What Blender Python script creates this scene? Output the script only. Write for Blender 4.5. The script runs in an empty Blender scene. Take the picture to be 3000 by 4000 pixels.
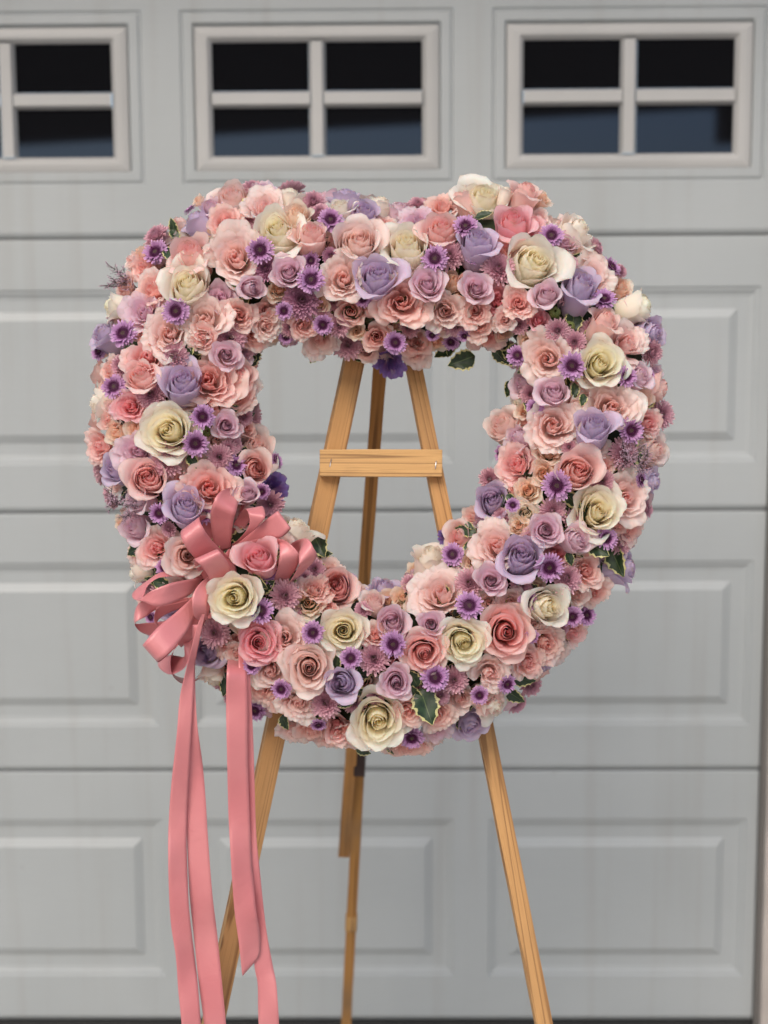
import bpy, bmesh, math, random
import numpy as np
from mathutils import Vector, Matrix, noise as mnoise

random.seed(11); RNG = np.random.RandomState(5)
S = bpy.context.scene
COL = S.collection
PI = math.pi

# ------------------------------------------------------------------ camera
F = 5540.0                      # focal length in photo pixels (3000 x 4000)
CAM = Vector((0.0, 0.0, 1.45))
_th, _yaw, _roll = math.radians(7.26), math.radians(0.7), 0.0056
_fwd = Vector((-math.sin(_yaw) * math.cos(_th), math.cos(_yaw) * math.cos(_th), -math.sin(_th)))
_r0 = Vector((math.cos(_yaw), math.sin(_yaw), 0))
_u0 = _r0.cross(_fwd)
RIGHT = _r0 * math.cos(_roll) - _u0 * math.sin(_roll)
UP = _u0 * math.cos(_roll) + _r0 * math.sin(_roll)
FWD = _fwd
cd = bpy.data.cameras.new('camera'); cam = bpy.data.objects.new('camera', cd); COL.objects.link(cam)
cam.matrix_world = Matrix(((RIGHT.x, UP.x, -FWD.x, CAM.x), (RIGHT.y, UP.y, -FWD.y, CAM.y),
                           (RIGHT.z, UP.z, -FWD.z, CAM.z), (0, 0, 0, 1)))
cd.sensor_fit = 'VERTICAL'; cd.sensor_height = 36; cd.sensor_width = 27; cd.lens = 36 * F / 4000
cd.clip_start = 0.05; cd.clip_end = 500
cd.dof.use_dof = True; cd.dof.focus_distance = 1.79
cd.dof.aperture_fstop = (cd.lens / 1000) / 0.0175
S.camera = cam

# ------------------------------------------------------------------ sky, sun, exposure
SUN_EL, SUN_AZ = math.radians(42), math.radians(196)    # azimuth clockwise from +Y: behind the camera
w = bpy.data.worlds.new("World"); S.world = w; w.use_nodes = True
nt = w.node_tree
sky = nt.nodes.new('ShaderNodeTexSky'); sky.sky_type = 'NISHITA'; sky.sun_disc = False
sky.sun_elevation = SUN_EL; sky.sun_rotation = SUN_AZ; sky.air_density = 1.0; sky.dust_density = 3.0; sky.ozone_density = 1.0
bg = nt.nodes['Background']; bg.inputs['Strength'].default_value = 0.12
nt.links.new(sky.outputs[0], bg.inputs[0])
ld = bpy.data.lights.new('sun', 'SUN'); ld.energy = 1.5; ld.angle = math.radians(50); ld.color = (1.0, 0.93, 0.84)
sun = bpy.data.objects.new('sun', ld); COL.objects.link(sun)
_sd = Vector((math.sin(SUN_AZ) * math.cos(SUN_EL), math.cos(SUN_AZ) * math.cos(SUN_EL), math.sin(SUN_EL)))
sun.rotation_euler = _sd.to_track_quat('Z', 'Y').to_euler()
S.view_settings.view_transform = 'Standard'; S.view_settings.look = 'None'
S.view_settings.exposure = 0.52; S.view_settings.gamma = 1.0
S.render.engine = 'CYCLES'
S.cycles.max_bounces = 10; S.cycles.diffuse_bounces = 8; S.cycles.transmission_bounces = 8; S.cycles.use_denoising = True
S.cycles.sample_clamp_indirect = 6

# ------------------------------------------------------------------ projection helpers
def ray(px, py):
    return FWD + RIGHT * ((px - 1500) / F) - UP * ((py - 2000) / F)
def on_y(px, py, Y):                       # where the view ray meets the vertical plane y = Y
    d = ray(px, py); return CAM + d * ((Y - CAM.y) / d.y)
LEAN = math.radians(11)
EN = Vector((0, -math.cos(LEAN), math.sin(LEAN)))       # normal of the leaning easel plane
E0 = on_y(1490, 1830, 1.93)
def on_easel(px, py, off=0.0):             # plane parallel to the easel front, off metres nearer
    d = ray(px, py); p0 = E0 + EN * off
    return CAM + d * ((p0 - CAM).dot(EN) / d.dot(EN))
def px2m(p):
    return (p - CAM).dot(FWD) / F

# ------------------------------------------------------------------ object helpers
def tag(o, label=None, cat=None, group=None, kind=None):
    if label: o['label'] = label
    if cat: o['category'] = cat
    if group: o['group'] = group
    if kind: o['kind'] = kind
    return o
def link(name, data, parent=None, mat=None):
    o = bpy.data.objects.new(name, data); COL.objects.link(o)
    if parent: o.parent = parent
    if mat:
        data.materials.clear() if False else None
        if not data.materials: data.materials.append(mat)
    return o
def empty(name, loc=(0, 0, 0)):
    o = bpy.data.objects.new(name, None); COL.objects.link(o); o.location = loc; o.empty_display_size = .05
    return o
def mesh(name, V, Fc, smooth=True, col=None):
    m = bpy.data.meshes.new(name)
    m.from_pydata([tuple(map(float, v)) for v in V], [], [tuple(int(i) for i in f) for f in Fc])
    if smooth: m.polygons.foreach_set('use_smooth', [True] * len(m.polygons))
    if col is not None:
        a = m.color_attributes.new('fc', 'FLOAT_COLOR', 'POINT')
        c = np.ones((len(V), 4), dtype=np.float32); c[:, :3] = col
        a.data.foreach_set('color', c.ravel())
    m.update(); return m

class Geo:
    def __init__(s): s.V = []; s.F = []; s.C = []; s.n = 0
    def add(s, V, Fc, C=None):
        V = np.asarray(V, float); s.V.append(V)
        s.F += [tuple(i + s.n for i in f) for f in Fc]
        if C is None: C = np.zeros((len(V), 3))
        s.C.append(np.broadcast_to(np.asarray(C, float), (len(V), 3))); s.n += len(V)
    def build(s, name, smooth=True):
        return mesh(name, np.vstack(s.V), s.F, smooth, np.vstack(s.C))
    def box(s, a, b, C=None):
        x0, y0, z0 = a; x1, y1, z1 = b
        V = [(x0,y0,z0),(x1,y0,z0),(x1,y1,z0),(x0,y1,z0),(x0,y0,z1),(x1,y0,z1),(x1,y1,z1),(x0,y1,z1)]
        s.add(V, [(0,3,2,1),(4,5,6,7),(0,1,5,4),(1,2,6,5),(2,3,7,6),(3,0,4,7)], C)

def grid_faces(nu, nv, close=False):
    f = []
    for j in range(nv - 1):
        for i in range(nu - (0 if close else 1)):
            k = (i + 1) % nu
            f.append((j*nu+i, j*nu+k, (j+1)*nu+k, (j+1)*nu+i))
    return f

# ------------------------------------------------------------------ materials
def new_mat(name):
    m = bpy.data.materials.new(name); m.use_nodes = True
    n = m.node_tree; b = n.nodes['Principled BSDF']
    return m, n, b
def N(n, t, **kw):
    x = n.nodes.new(t)
    for k, v in kw.items():
        if k in x.inputs.keys() if hasattr(x.inputs, 'keys') else False: x.inputs[k].default_value = v
        else: setattr(x, k, v)
    return x
def mixc(n, fac, a, b, mode='MIX'):
    x = n.nodes.new('ShaderNodeMix'); x.data_type = 'RGBA'; x.blend_type = mode
    for s, v in ((0, fac), (6, a), (7, b)):
        if isinstance(v, (float, int)): x.inputs[s].default_value = v
        elif isinstance(v, tuple): x.inputs[s].default_value = (*v, 1)
        else: n.links.new(v, x.inputs[s])
    return x.outputs[2]
def ramp(n, fac, stops):
    r = n.nodes.new('ShaderNodeValToRGB'); r.color_ramp.interpolation = 'EASE'
    while len(r.color_ramp.elements) < len(stops): r.color_ramp.elements.new(0.5)
    for e, (p, c) in zip(r.color_ramp.elements, stops):
        e.position = p; e.color = (*c, 1) if isinstance(c, tuple) else (c, c, c, 1)
    n.links.new(fac, r.inputs[0]); return r.outputs[0]
def mathn(n, op, a, b=0.0, clamp=False):
    x = n.nodes.new('ShaderNodeMath'); x.operation = op; x.use_clamp = clamp
    for s, v in ((0, a), (1, b)):
        if isinstance(v, (float, int)): x.inputs[s].default_value = v
        else: n.links.new(v, x.inputs[s])
    return x.outputs[0]
def srgb(r, g, b):
    f = lambda c: (c/255/12.92) if c <= 10 else ((c/255+.055)/1.055)**2.4
    return (f(r), f(g), f(b))

def petal_mat(name, inner, mid, outer, base, rim, transl=0.42, rough=.5, var=.05):
    """inner..outer by petal ring, base colour near the petal's foot, rim colour on its edge"""
    m, n, b = new_mat(name)
    at = n.nodes.new('ShaderNodeAttribute'); at.attribute_name = 'fc'
    sp = n.nodes.new('ShaderNodeSeparateColor'); n.links.new(at.outputs['Color'], sp.inputs[0])
    q, v, rnd = sp.outputs
    oi = n.nodes.new('ShaderNodeObjectInfo')
    c = ramp(n, q, [(0, inner), (.45, mid), (1, outer)])
    tc = n.nodes.new('ShaderNodeTexCoord')
    nz = n.nodes.new('ShaderNodeTexNoise'); nz.inputs['Scale'].default_value = 5; nz.inputs['Detail'].default_value = 3
    n.links.new(tc.outputs['Object'], nz.inputs['Vector'])
    # foot of the petal
    ft = mathn(n, 'SUBTRACT', 1.0, v); ft = mathn(n, 'POWER', ft, 1.8)
    ft = mathn(n, 'MULTIPLY', ft, .75)
    c = mixc(n, ft, c, base)
    rm = mathn(n, 'POWER', v, 7.0); rm = mathn(n, 'MULTIPLY', rm, mathn(n, 'MULTIPLY', nz.outputs[0], .9, True), True)
    c = mixc(n, mathn(n, 'MULTIPLY', rm, .75), c, rim)
    # blotches and per petal / per flower drift
    hs = n.nodes.new('ShaderNodeHueSaturation')
    hv = mathn(n, 'ADD', .5 - var*.12, mathn(n, 'MULTIPLY', oi.outputs['Random'], var*.24))
    n.links.new(hv, hs.inputs['Hue'])
    sv = mathn(n, 'ADD', 1 - var*2.2, mathn(n, 'MULTIPLY', nz.outputs[0], var*4))
    n.links.new(sv, hs.inputs['Saturation'])
    vv = mathn(n, 'ADD', 1 - var*1.4, mathn(n, 'MULTIPLY', rnd, var*1.6))
    n.links.new(vv, hs.inputs['Value']); n.links.new(c, hs.inputs['Color'])
    c = hs.outputs[0]
    br = mathn(n, 'POWER', v, 26.0); br = mathn(n, 'MULTIPLY', br, ramp(n, nz.outputs[0], [(.5, 0.0), (.62, 1.0)]))
    c = mixc(n, mathn(n, 'MULTIPLY', br, .55), c, s_(196,160,118))
    n.links.new(c, b.inputs['Base Color']); b.inputs['Roughness'].default_value = rough
    b.inputs['Specular IOR Level'].default_value = .25
    if transl > .3:
        b.inputs['Subsurface Weight'].default_value = .8; b.inputs['Subsurface Scale'].default_value = .012
        b.inputs['Subsurface Radius'].default_value = (1.0, .62, .55)
    b.inputs['Sheen Weight'].default_value = .12; b.inputs['Sheen Roughness'].default_value = .4
    # fine veins running up the petal
    wv = n.nodes.new('ShaderNodeTexNoise'); wv.inputs['Scale'].default_value = 30; wv.inputs['Detail'].default_value = 2
    mp = n.nodes.new('ShaderNodeMapping'); mp.inputs['Scale'].default_value = (2.2, 2.2, .25)
    n.links.new(tc.outputs['Object'], mp.inputs[0]); n.links.new(mp.outputs[0], wv.inputs['Vector'])
    bp = n.nodes.new('ShaderNodeBump'); bp.inputs['Strength'].default_value = .12; bp.inputs['Distance'].default_value = .002
    n.links.new(wv.outputs[0], bp.inputs['Height']); n.links.new(bp.outputs[0], b.inputs['Normal'])
    tr = n.nodes.new('ShaderNodeBsdfTranslucent'); n.links.new(c, tr.inputs[0])
    mx = n.nodes.new('ShaderNodeMixShader'); mx.inputs[0].default_value = transl
    n.links.new(b.outputs[0], mx.inputs[1]); n.links.new(tr.outputs[0], mx.inputs[2])
    n.links.new(mx.outputs[0], n.nodes['Material Output'].inputs[0])
    return m

s_ = srgb
MAT = {
 'c': petal_mat('cream_petal', s_(255,244,204), s_(255,247,220), s_(255,247,236), s_(255,240,212), s_(255,251,243)),
 'w': petal_mat('pale_cream_petal', s_(255,244,224), s_(255,245,232), s_(254,241,230), s_(250,230,208), s_(255,249,240)),
 'p': petal_mat('pink_petal', s_(253,180,180), s_(254,202,197), s_(254,218,212), s_(252,204,200), s_(255,232,228)),
 'd': petal_mat('deep_pink_petal', s_(252,156,168), s_(252,182,189), s_(252,196,202), s_(248,182,186), s_(254,216,219)),
 'b': petal_mat('blush_petal', s_(253,208,202), s_(254,224,217), s_(254,232,226), s_(252,224,216), s_(255,240,235)),
 's': petal_mat('salmon_petal', s_(252,190,182), s_(253,206,197), s_(254,219,211), s_(251,208,200), s_(255,230,224)),
 'a': petal_mat('peach_petal', s_(254,204,172), s_(254,222,198), s_(255,232,215), s_(252,230,206), s_(255,244,235)),
 'l': petal_mat('lavender_petal', s_(198,166,206), s_(212,188,218), s_(221,202,226), s_(220,196,212), s_(231,216,234)),
 'm': petal_mat('mauve_petal', s_(228,184,208), s_(240,205,219), s_(245,218,227), s_(240,205,213), s_(248,228,235)),
 'v': petal_mat('violet_petal', s_(90,64,130), s_(112,84,158), s_(138,112,184), s_(104,88,130), s_(166,146,202)),
 'M': petal_mat('dusty_mauve_ray', s_(178,118,142), s_(210,156,174), s_(224,180,192), s_(206,148,172), s_(246,220,230), .26, .55),
 'N': petal_mat('dark_mauve_ray', s_(150,86,124), s_(188,130,160), s_(208,156,182), s_(164,100,132), s_(226,190,208), .26, .55),
 'D': petal_mat('lilac_ray', s_(172,112,166), s_(190,136,188), s_(204,156,204), s_(112,34,100), s_(232,206,232), .22, .5, .1),
 'disk': petal_mat('purple_disk', s_(118,122,66), s_(84,16,70), s_(98,22,80), s_(60,12,50), s_(140,44,116), .05, .5),
 'mumeye': petal_mat('mum_eye', s_(172,162,100), s_(172,122,124), s_(172,112,136), s_(140,92,100), s_(204,170,140), .05, .5),
}
def simple(name, c, rough=.5, spec=.4, metal=0, bump=None, var=None):
    m, n, b = new_mat(name)
    b.inputs['Base Color'].default_value = (*c, 1); b.inputs['Roughness'].default_value = rough
    b.inputs['Specular IOR Level'].default_value = spec; b.inputs['Metallic'].default_value = metal
    tc = n.nodes.new('ShaderNodeTexCoord')
    if var:
        nz = n.nodes.new('ShaderNodeTexNoise'); nz.inputs['Scale'].default_value = var[0]; nz.inputs['Detail'].default_value = 4
        n.links.new(tc.outputs['Object'], nz.inputs['Vector'])
        n.links.new(ramp(n, nz.outputs[0], [(.3, tuple(x*(1-var[1]) for x in c)), (.7, tuple(min(1, x*(1+var[1])) for x in c))]), b.inputs['Base Color'])
    if bump:
        nz = n.nodes.new('ShaderNodeTexNoise'); nz.inputs['Scale'].default_value = bump[0]; nz.inputs['Detail'].default_value = 5
        n.links.new(tc.outputs['Object'], nz.inputs['Vector'])
        bp = n.nodes.new('ShaderNodeBump'); bp.inputs['Strength'].default_value = bump[1]; bp.inputs['Distance'].default_value = .004
        n.links.new(nz.outputs[0], bp.inputs['Height']); n.links.new(bp.outputs[0], b.inputs['Normal'])
    return m
M_GREEN = simple('bud_green', s_(96,108,58), .5, .35, var=(12, .35))
M_STEM = simple('dark_stem', s_(58,46,42), .6, .3)
M_FLORET = simple('statice_floret', s_(186,156,172), .6, .3, var=(40, .3))
M_MOSS = simple('dark_foliage', s_(44,52,34), .8, .2, bump=(60, .8), var=(18, .5))

def leaf_material():
    m, n, b = new_mat('variegated_leaf')
    at = n.nodes.new('ShaderNodeAttribute'); at.attribute_name = 'fc'
    sp = n.nodes.new('ShaderNodeSeparateColor'); n.links.new(at.outputs['Color'], sp.inputs[0])
    tc = n.nodes.new('ShaderNodeTexCoord')
    nz = n.nodes.new('ShaderNodeTexNoise'); nz.inputs['Scale'].default_value = 5; nz.inputs['Detail'].default_value = 4
    n.links.new(tc.outputs['Object'], nz.inputs['Vector'])
    e = mathn(n, 'ADD', sp.outputs[0], mathn(n, 'MULTIPLY', mathn(n, 'SUBTRACT', nz.outputs[0], .5), .75))
    g = ramp(n, nz.outputs[0], [(.3, s_(26,44,28)), (.7, s_(50,72,42))])
    f = ramp(n, e, [(.78, 0.0), (.86, 1.0)])
    c = mixc(n, f, g, s_(206,200,140))
    rib = ramp(n, sp.outputs[0], [(.0, 1.0), (.06, 0.0)])
    c = mixc(n, mathn(n, 'MULTIPLY', rib, .45), c, s_(130,146,90))
    n.links.new(c, b.inputs['Base Color']); b.inputs['Roughness'].default_value = .42
    tr = n.nodes.new('ShaderNodeBsdfTranslucent'); n.links.new(c, tr.inputs[0])
    mx = n.nodes.new('ShaderNodeMixShader'); mx.inputs[0].default_value = .15
    n.links.new(b.outputs[0], mx.inputs[1]); n.links.new(tr.outputs[0], mx.inputs[2])
    n.links.new(mx.outputs[0], n.nodes['Material Output'].inputs[0])
    return m
M_LEAF = leaf_material()

def wood_mat(name, light, dark, stain=.35, scale=1.0, seed=0.0):
    m, n, b = new_mat(name)
    tc = n.nodes.new('ShaderNodeTexCoord')
    mp = n.nodes.new('ShaderNodeMapping'); mp.inputs['Location'].default_value = (seed, seed*.7, seed*1.3)
    mp.inputs['Scale'].default_value = (60*scale, 60*scale, 1.3)
    n.links.new(tc.outputs['Object'], mp.inputs[0])
    nz = n.nodes.new('ShaderNodeTexNoise'); nz.inputs['Scale'].default_value = .8; nz.inputs['Detail'].default_value = 1
    nz.inputs['Distortion'].default_value = .6
    n.links.new(mp.outputs[0], nz.inputs['Vector'])
    saw = mathn(n, 'FRACT', mathn(n, 'MULTIPLY', nz.outputs[0], 5.0))
    g = ramp(n, saw, [(0, light), (.66, tuple(l*.88+d*.12 for l, d in zip(light, dark))), (.88, tuple(l*.25+d*.75 for l, d in zip(light, dark))), (1.0, light)])
    # fine fibre
    mp2 = n.nodes.new('ShaderNodeMapping'); mp2.inputs['Scale'].default_value = (900, 900, 14)
    n.links.new(tc.outputs['Object'], mp2.inputs[0])
    nf = n.nodes.new('ShaderNodeTexNoise'); nf.inputs['Scale'].default_value = 1; nf.inputs['Detail'].default_value = 3
    n.links.new(mp2.outputs[0], nf.inputs['Vector'])
    g = mixc(n, mathn(n, 'MULTIPLY', ramp(n, nf.outputs[0], [(.5, 0.0), (.75, 1.0)]), .35), g, dark)
    kv = n.nodes.new('ShaderNodeTexVoronoi'); kv.inputs['Scale'].default_value = 1
    mk = n.nodes.new('ShaderNodeMapping'); mk.inputs['Scale'].default_value = (26, 26, 9); mk.inputs['Location'].default_value = (seed, 2*seed, 3*seed)
    n.links.new(tc.outputs['Object'], mk.inputs[0]); n.links.new(mk.outputs[0], kv.inputs['Vector'])
    g = mixc(n, mathn(n, 'MULTIPLY', ramp(n, kv.outputs['Distance'], [(.07, 1.0), (.16, 0.0)]), .7), g, s_(92,60,38))
    # grey weather stains
    ns = n.nodes.new('ShaderNodeTexNoise'); ns.inputs['Scale'].default_value = 7; ns.inputs['Detail'].default_value = 6
    mp3 = n.nodes.new('ShaderNodeMapping'); mp3.inputs['Scale'].default_value = (1.4, 1.4, .8); mp3.inputs['Location'].default_value = (seed*3, 1, 2)
    n.links.new(tc.outputs['Object'], mp3.inputs[0]); n.links.new(mp3.outputs[0], ns.inputs['Vector'])
    g = mixc(n, mathn(n, 'MULTIPLY', ramp(n, ns.outputs[0], [(.48, 0.0), (.72, 1.0)]), stain), g, s_(112, 92, 70))
    n.links.new(g, b.inputs['Base Color']); b.inputs['Roughness'].default_value = .62
    b.inputs['Specular IOR Level'].default_value = .25
    bp = n.nodes.new('ShaderNodeBump'); bp.inputs['Strength'].default_value = .35; bp.inputs['Distance'].default_value = .0015
    hsum = mathn(n, 'ADD', saw, nf.outputs[0])
    n.links.new(hsum, bp.inputs['Height']); n.links.new(bp.outputs[0], b.inputs['Normal'])
    return m

def door_mat():
    m, n, b = new_mat('painted_steel')
    tc = n.nodes.new('ShaderNodeTexCoord')
    nz = n.nodes.new('ShaderNodeTexNoise'); nz.inputs['Scale'].default_value = 2.2; nz.inputs['Detail'].default_value = 5
    n.links.new(tc.outputs['Object'], nz.inputs['Vector'])
    mp = n.nodes.new('ShaderNodeMapping'); mp.inputs['Scale'].default_value = (14, 14, 240)
    n.links.new(tc.outputs['Object'], mp.inputs[0])
    gr = n.nodes.new('ShaderNodeTexNoise'); gr.inputs['Scale'].default_value = 1; gr.inputs['Detail'].default_value = 6; gr.inputs['Distortion'].default_value = .5
    n.links.new(mp.outputs[0], gr.inputs['Vector'])
    c = ramp(n, nz.outputs[0], [(.3, DOORC[0]), (.7, DOORC[1])])
    c = mixc(n, mathn(n, 'MULTIPLY', gr.outputs[0], .10), c, s_(120,118,112))
    ms = n.nodes.new('ShaderNodeMapping'); ms.inputs['Scale'].default_value = (22, 22, .9)
    n.links.new(tc.outputs['Object'], ms.inputs[0])
    st = n.nodes.new('ShaderNodeTexNoise'); st.inputs['Scale'].default_value = 1; st.inputs['Detail'].default_value = 4
    n.links.new(ms.outputs[0], st.inputs['Vector'])
    c = mixc(n, mathn(n, 'MULTIPLY', ramp(n, st.outputs[0], [(.5, 0.0), (.75, 1.0)]), .16), c, s_(126,120,108))
    # small specks of dirt
    vo = n.nodes.new('ShaderNodeTexVoronoi'); vo.inputs['Scale'].default_value = 7
    n.links.new(tc.outputs['Object'], vo.inputs['Vector'])
    c = mixc(n, mathn(n, 'MULTIPLY', ramp(n, vo.outputs['Distance'], [(.02, 1.0), (.05, 0.0)]), .25), c, s_(110,106,100))
    n.links.new(c, b.inputs['Base Color']); b.inputs['Roughness'].default_value = .45
    bp = n.nodes.new('ShaderNodeBump'); bp.inputs['Strength'].default_value = .25; bp.inputs['Distance'].default_value = .0012
    n.links.new(gr.outputs[0], bp.inputs['Height']); n.links.new(bp.outputs[0], b.inputs['Normal'])
    return m
DOORC = ((.325, .350, .358), (.355, .380, .388))
M_DOOR = door_mat()
M_FRAME = simple('window_frame_plastic', (.385, .385, .378), .45, .4, var=(4, .05))
M_SEAL = simple('black_rubber', (.02, .02, .02), .7, .3)
M_GLASS = simple('shade_tinted_glass', (.006, .006, .007), .03, .5); M_GLASS.node_tree.nodes['Principled BSDF'].inputs['IOR'].default_value = 1.55; M_GLASS.node_tree.nodes['Principled BSDF'].inputs['Specular Tint'].default_value = (.42, .62, 1, 1)  # black base paints in the unlit garage; blue tint colours the mirrored sky
M_STUCCO = simple('stucco_wall', (.36, .31, .27), .9, .2, bump=(90, .6), var=(3, .12))
M_JAMB = simple('painted_jamb', (.42, .38, .35), .6, .3, var=(6, .12))
M_CONC = simple('driveway_concrete', (.46, .44, .41), .85, .2, bump=(120, .4), var=(1.5, .18))
M_DARKWOOD = simple('dark_stained_timber', (.035, .026, .02), .7, .2, bump=(20, .4), var=(5, .3))

# ------------------------------------------------------------------ ground, wall, garage door
DY = 2.79
def quad_sheet(name, x0, x1, y0, y1, z, mat, kind='structure'):
    m = mesh(name, [(x0,y0,z),(x1,y0,z),(x1,y1,z),(x0,y1,z)], [(0,1,2,3)], False)
    return tag(link(name, m, mat=mat), kind=kind)
quad_sheet('driveway', -60, 60, -120, 3.2, 0.0, M_CONC)

door = empty('garage_door', (0, DY, 0))
tag(door, 'wide pale grey paneled garage door with a row of small paned windows behind the easel', 'garage door')
def wx(px, py): return on_y(px, py, DY).x
def wz(px, py): return on_y(px, py, DY).z
PITCH = ((wx(2040,380) - wx(829,380)) + (wx(2874,380) - wx(1649,380))) / 2
MIDX = (wx(829,380) + wx(1649,380)) / 2              # centre of the middle window column
EDGE = wx(2962, 3100)                                # right edge of the door
SEAM = [0.03, wz(1500,3010), wz(1500,1998), wz(1500,924), wz(1500,924) + .535]
COLS = [-3, -2, -1, 0, 1]
XL = MIDX - 3.55 * PITCH

def rect_rings(rings, cx, close_hole=True):
    """rings: list of (x0,x1,z0,z1,y). Joined band by band; y is negative toward the viewer"""
    V = []; Fc = []
    for (x0, x1, z0, z1, y) in rings:
        V += [(x0,y,z0),(x1,y,z0),(x1,y,z1),(x0,y,z1)]
    for k in range(len(rings) - 1):
        a, b = 4*k, 4*(k+1)
        for i in range(4):
            j = (i+1) % 4
            Fc.append((a+i, a+j, b+j, b+i))
    if close_hole:
        a = 4*(len(rings)-1); Fc.append((a, a+1, a+2, a+3))
    return V, Fc
def soften(m, w=.0012, seg=2):
    bm = bmesh.new(); bm.from_mesh(m)
    bmesh.ops.remove_doubles(bm, verts=bm.verts, dist=1e-5)
    es = [e for e in bm.edges if len(e.link_faces) == 2 and e.calc_face_angle(0) > .12]
    bmesh.ops.bevel(bm, geom=es, offset=w, segments=seg, affect='EDGES', profile=.5)
    bm.to_mesh(m); bm.free()
    return m

HW = {}
# panel rectangles read off the photograph, per section: (left,right) half widths and z range
def panel_rect(sec):
    ys = {0: (3200, 3812), 1: (2196, 2836), 2: (1128, 1812), 3: (34, 718)}[sec]
    return wz(1200, ys[1]), wz(1200, ys[0])
PW = (wx(1765, 720) - wx(706, 720)) / 2              # half width of panel / window surround
for sec in range(4):
    z0, z1 = SEAM[sec] + (.0015 if sec else .0), SEAM[sec+1] - .0015
    pz0, pz1 = panel_rect(sec)
    g = Geo()
    # flat face built round the panel openings, with rounded lips at the seams
    xs = [XL] + sum([[MIDX + c*PITCH - PW, MIDX + c*PITCH + PW] for c in COLS], []) + [EDGE]
    zz = [z0 + .010, pz0, pz1, z1 - .010]
    for a in range(len(xs) - 1):
        for b_ in range(3):
            if b_ == 1 and a % 2 == 1: continue
            g.add([(xs[a],0,zz[b_]),(xs[a+1],0,zz[b_]),(xs[a+1],0,zz[b_+1]),(xs[a],0,zz[b_+1])], [(0,1,2,3)])
    lip = [(0, 0), (.0012, .35), (.0035, .65), (.007, .85), (.0085, 1.0)]
    for (zb, sgn) in ((z0 + .010, -1), (z1 - .010, 1)):
        V = []; lip = [(0, 0), (.0012, .35), (.003, .65), (.0045, .85), (.0055, 1.0)] if sgn < 0 else [(0, 0), (.0002, .80), (.0015, .95), (.0055, 1.0)]
        for (y, t) in lip: V += [(XL, y, zb + sgn*.010*t), (EDGE, y, zb + sgn*.010*t)]
        Fc = [(2*i, 2*i+1, 2*i+3, 2*i+2) for i in range(len(lip)-1)]
        g.add(V, Fc)
    g.add([(EDGE,0,z0+.01),(EDGE,.009,z0+.01),(EDGE,.009,z1-.01),(EDGE,0,z1-.01)], [(0,1,2,3)])
    m = g.build('door_section', False)
    secobj = link('door_section', m, door, M_DOOR)
    for c in COLS:
        cx = MIDX + c*PITCH
        x0, x1 = cx - PW, cx + PW
        if sec < 3:
            R = [(x0,x1,pz0,pz1,0)]
            for (o, y) in ((.0015,.0030),(.009,.0036),(.0105,.0066),(.020,.0085),(.043,.0085),(.0445,.0070),(.057,.0018),(.059,.0006)):
                R.append((x0+o, x1-o, pz0+o, pz1-o, y))
            V, Fc = rect_rings(R, cx)
            pm = soften(mesh('panel', V, Fc, False), .0008, 1)
            link('panel', pm, secobj, M_DOOR)
        else:
            # moulded surround of the window
            ix0, ix1 = cx - .5*(wx(1649,380)-wx(829,380)), cx + .5*(wx(1649,380)-wx(829,380))
            iz0, iz1 = wz(1240, 607), wz(1240, 161)
            fx0, fx1, fz0, fz1 = ix0-.034, ix1+.034, iz0-.030, iz1+.030
            R = [(x0,x1,pz0,pz1,0),(x0+.003,x1-.003,pz0+.003,pz1-.003,.0035),(x0+.008,x1-.008,pz0+.008,pz1-.008,-.0005),
                 (x0+.024,x1-.024,pz0+.024,pz1-.024,-.001),(x0+.027,x1-.027,pz0+.027,pz1-.027,.0035),(fx0+.0,fx1-.0,fz0,fz1,.007)]
            V, Fc = rect_rings(R, cx, False)
            link('window_surround', soften(mesh('window_surround', V, Fc, False), .001, 1), secobj, M_DOOR)
            wf = empty('window', (0, 0, 0)); wf.parent = door
            R = [(fx0,fx1,fz0,fz1,.007),(fx0+.002,fx1-.002,fz0+.002,fz1-.002,-.001),(fx0+.014,fx1-.014,fz0+.014,fz1-.014,-.004),
                 (ix0-.008,ix1+.008,iz0-.008,iz1+.008,-.004),(ix0,ix1,iz0,iz1,.006),(ix0,ix1,iz0,iz1,.02)]
            V, Fc = rect_rings(R, cx, False)
            link('window_frame', soften(mesh('window_frame', V, Fc, False), .0015, 2), wf, M_FRAME)
            # muntin cross: upright bar, then two cross bars butting against it
            mw = .5*(wx(1272,380)-wx(1205,380)); zc = .5*(wz(1240,351)+wz(1240,419)); mh = .5*(wz(1240,351)-wz(1240,419))
            def bar(x0b, x1b, z0b, z1b, vert):
                if vert: P = [(x0b,.012),(x0b+.006,-.003),(x1b-.006,-.003),(x1b,.012)]; V = [(x,y,z) for z in (z0b,z1b) for x,y in P]
                else: P = [(z0b,.012),(z0b+.006,-.0035),(z1b-.006,-.0035),(z1b,.012)]; V = [(x,y,z) for x in (x0b,x1b) for z,y in P]
                Fc = [(0,1,5,4),(1,2,6,5),(2,3,7,6)]
                if not vert: Fc = [f[::-1] for f in Fc]
                return soften(mesh('muntin', V, Fc, False), .0012, 2)
            link('muntin', bar(cx-mw, cx+mw, iz0, iz1, True), wf, M_FRAME)
            link('muntin', bar(ix0, cx-mw+.003, zc-mh, zc+mh, False), wf, M_FRAME)
            link('muntin', bar(cx+mw-.003, ix1, zc-mh, zc+mh, False), wf, M_FRAME)
            for (a0, a1) in ((ix0, cx-mw), (cx+mw, ix1)):
                for (b0, b1) in ((iz0, zc-mh), (zc+mh, iz1)):
                    V = [(a0,.010,b0),(a1,.010,b0),(a1,.010,b1),(a0,.010,b1)]
                    link('pane', mesh('pane', V, [(0,1,2,3)], False), wf, M_GLASS)
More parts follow.
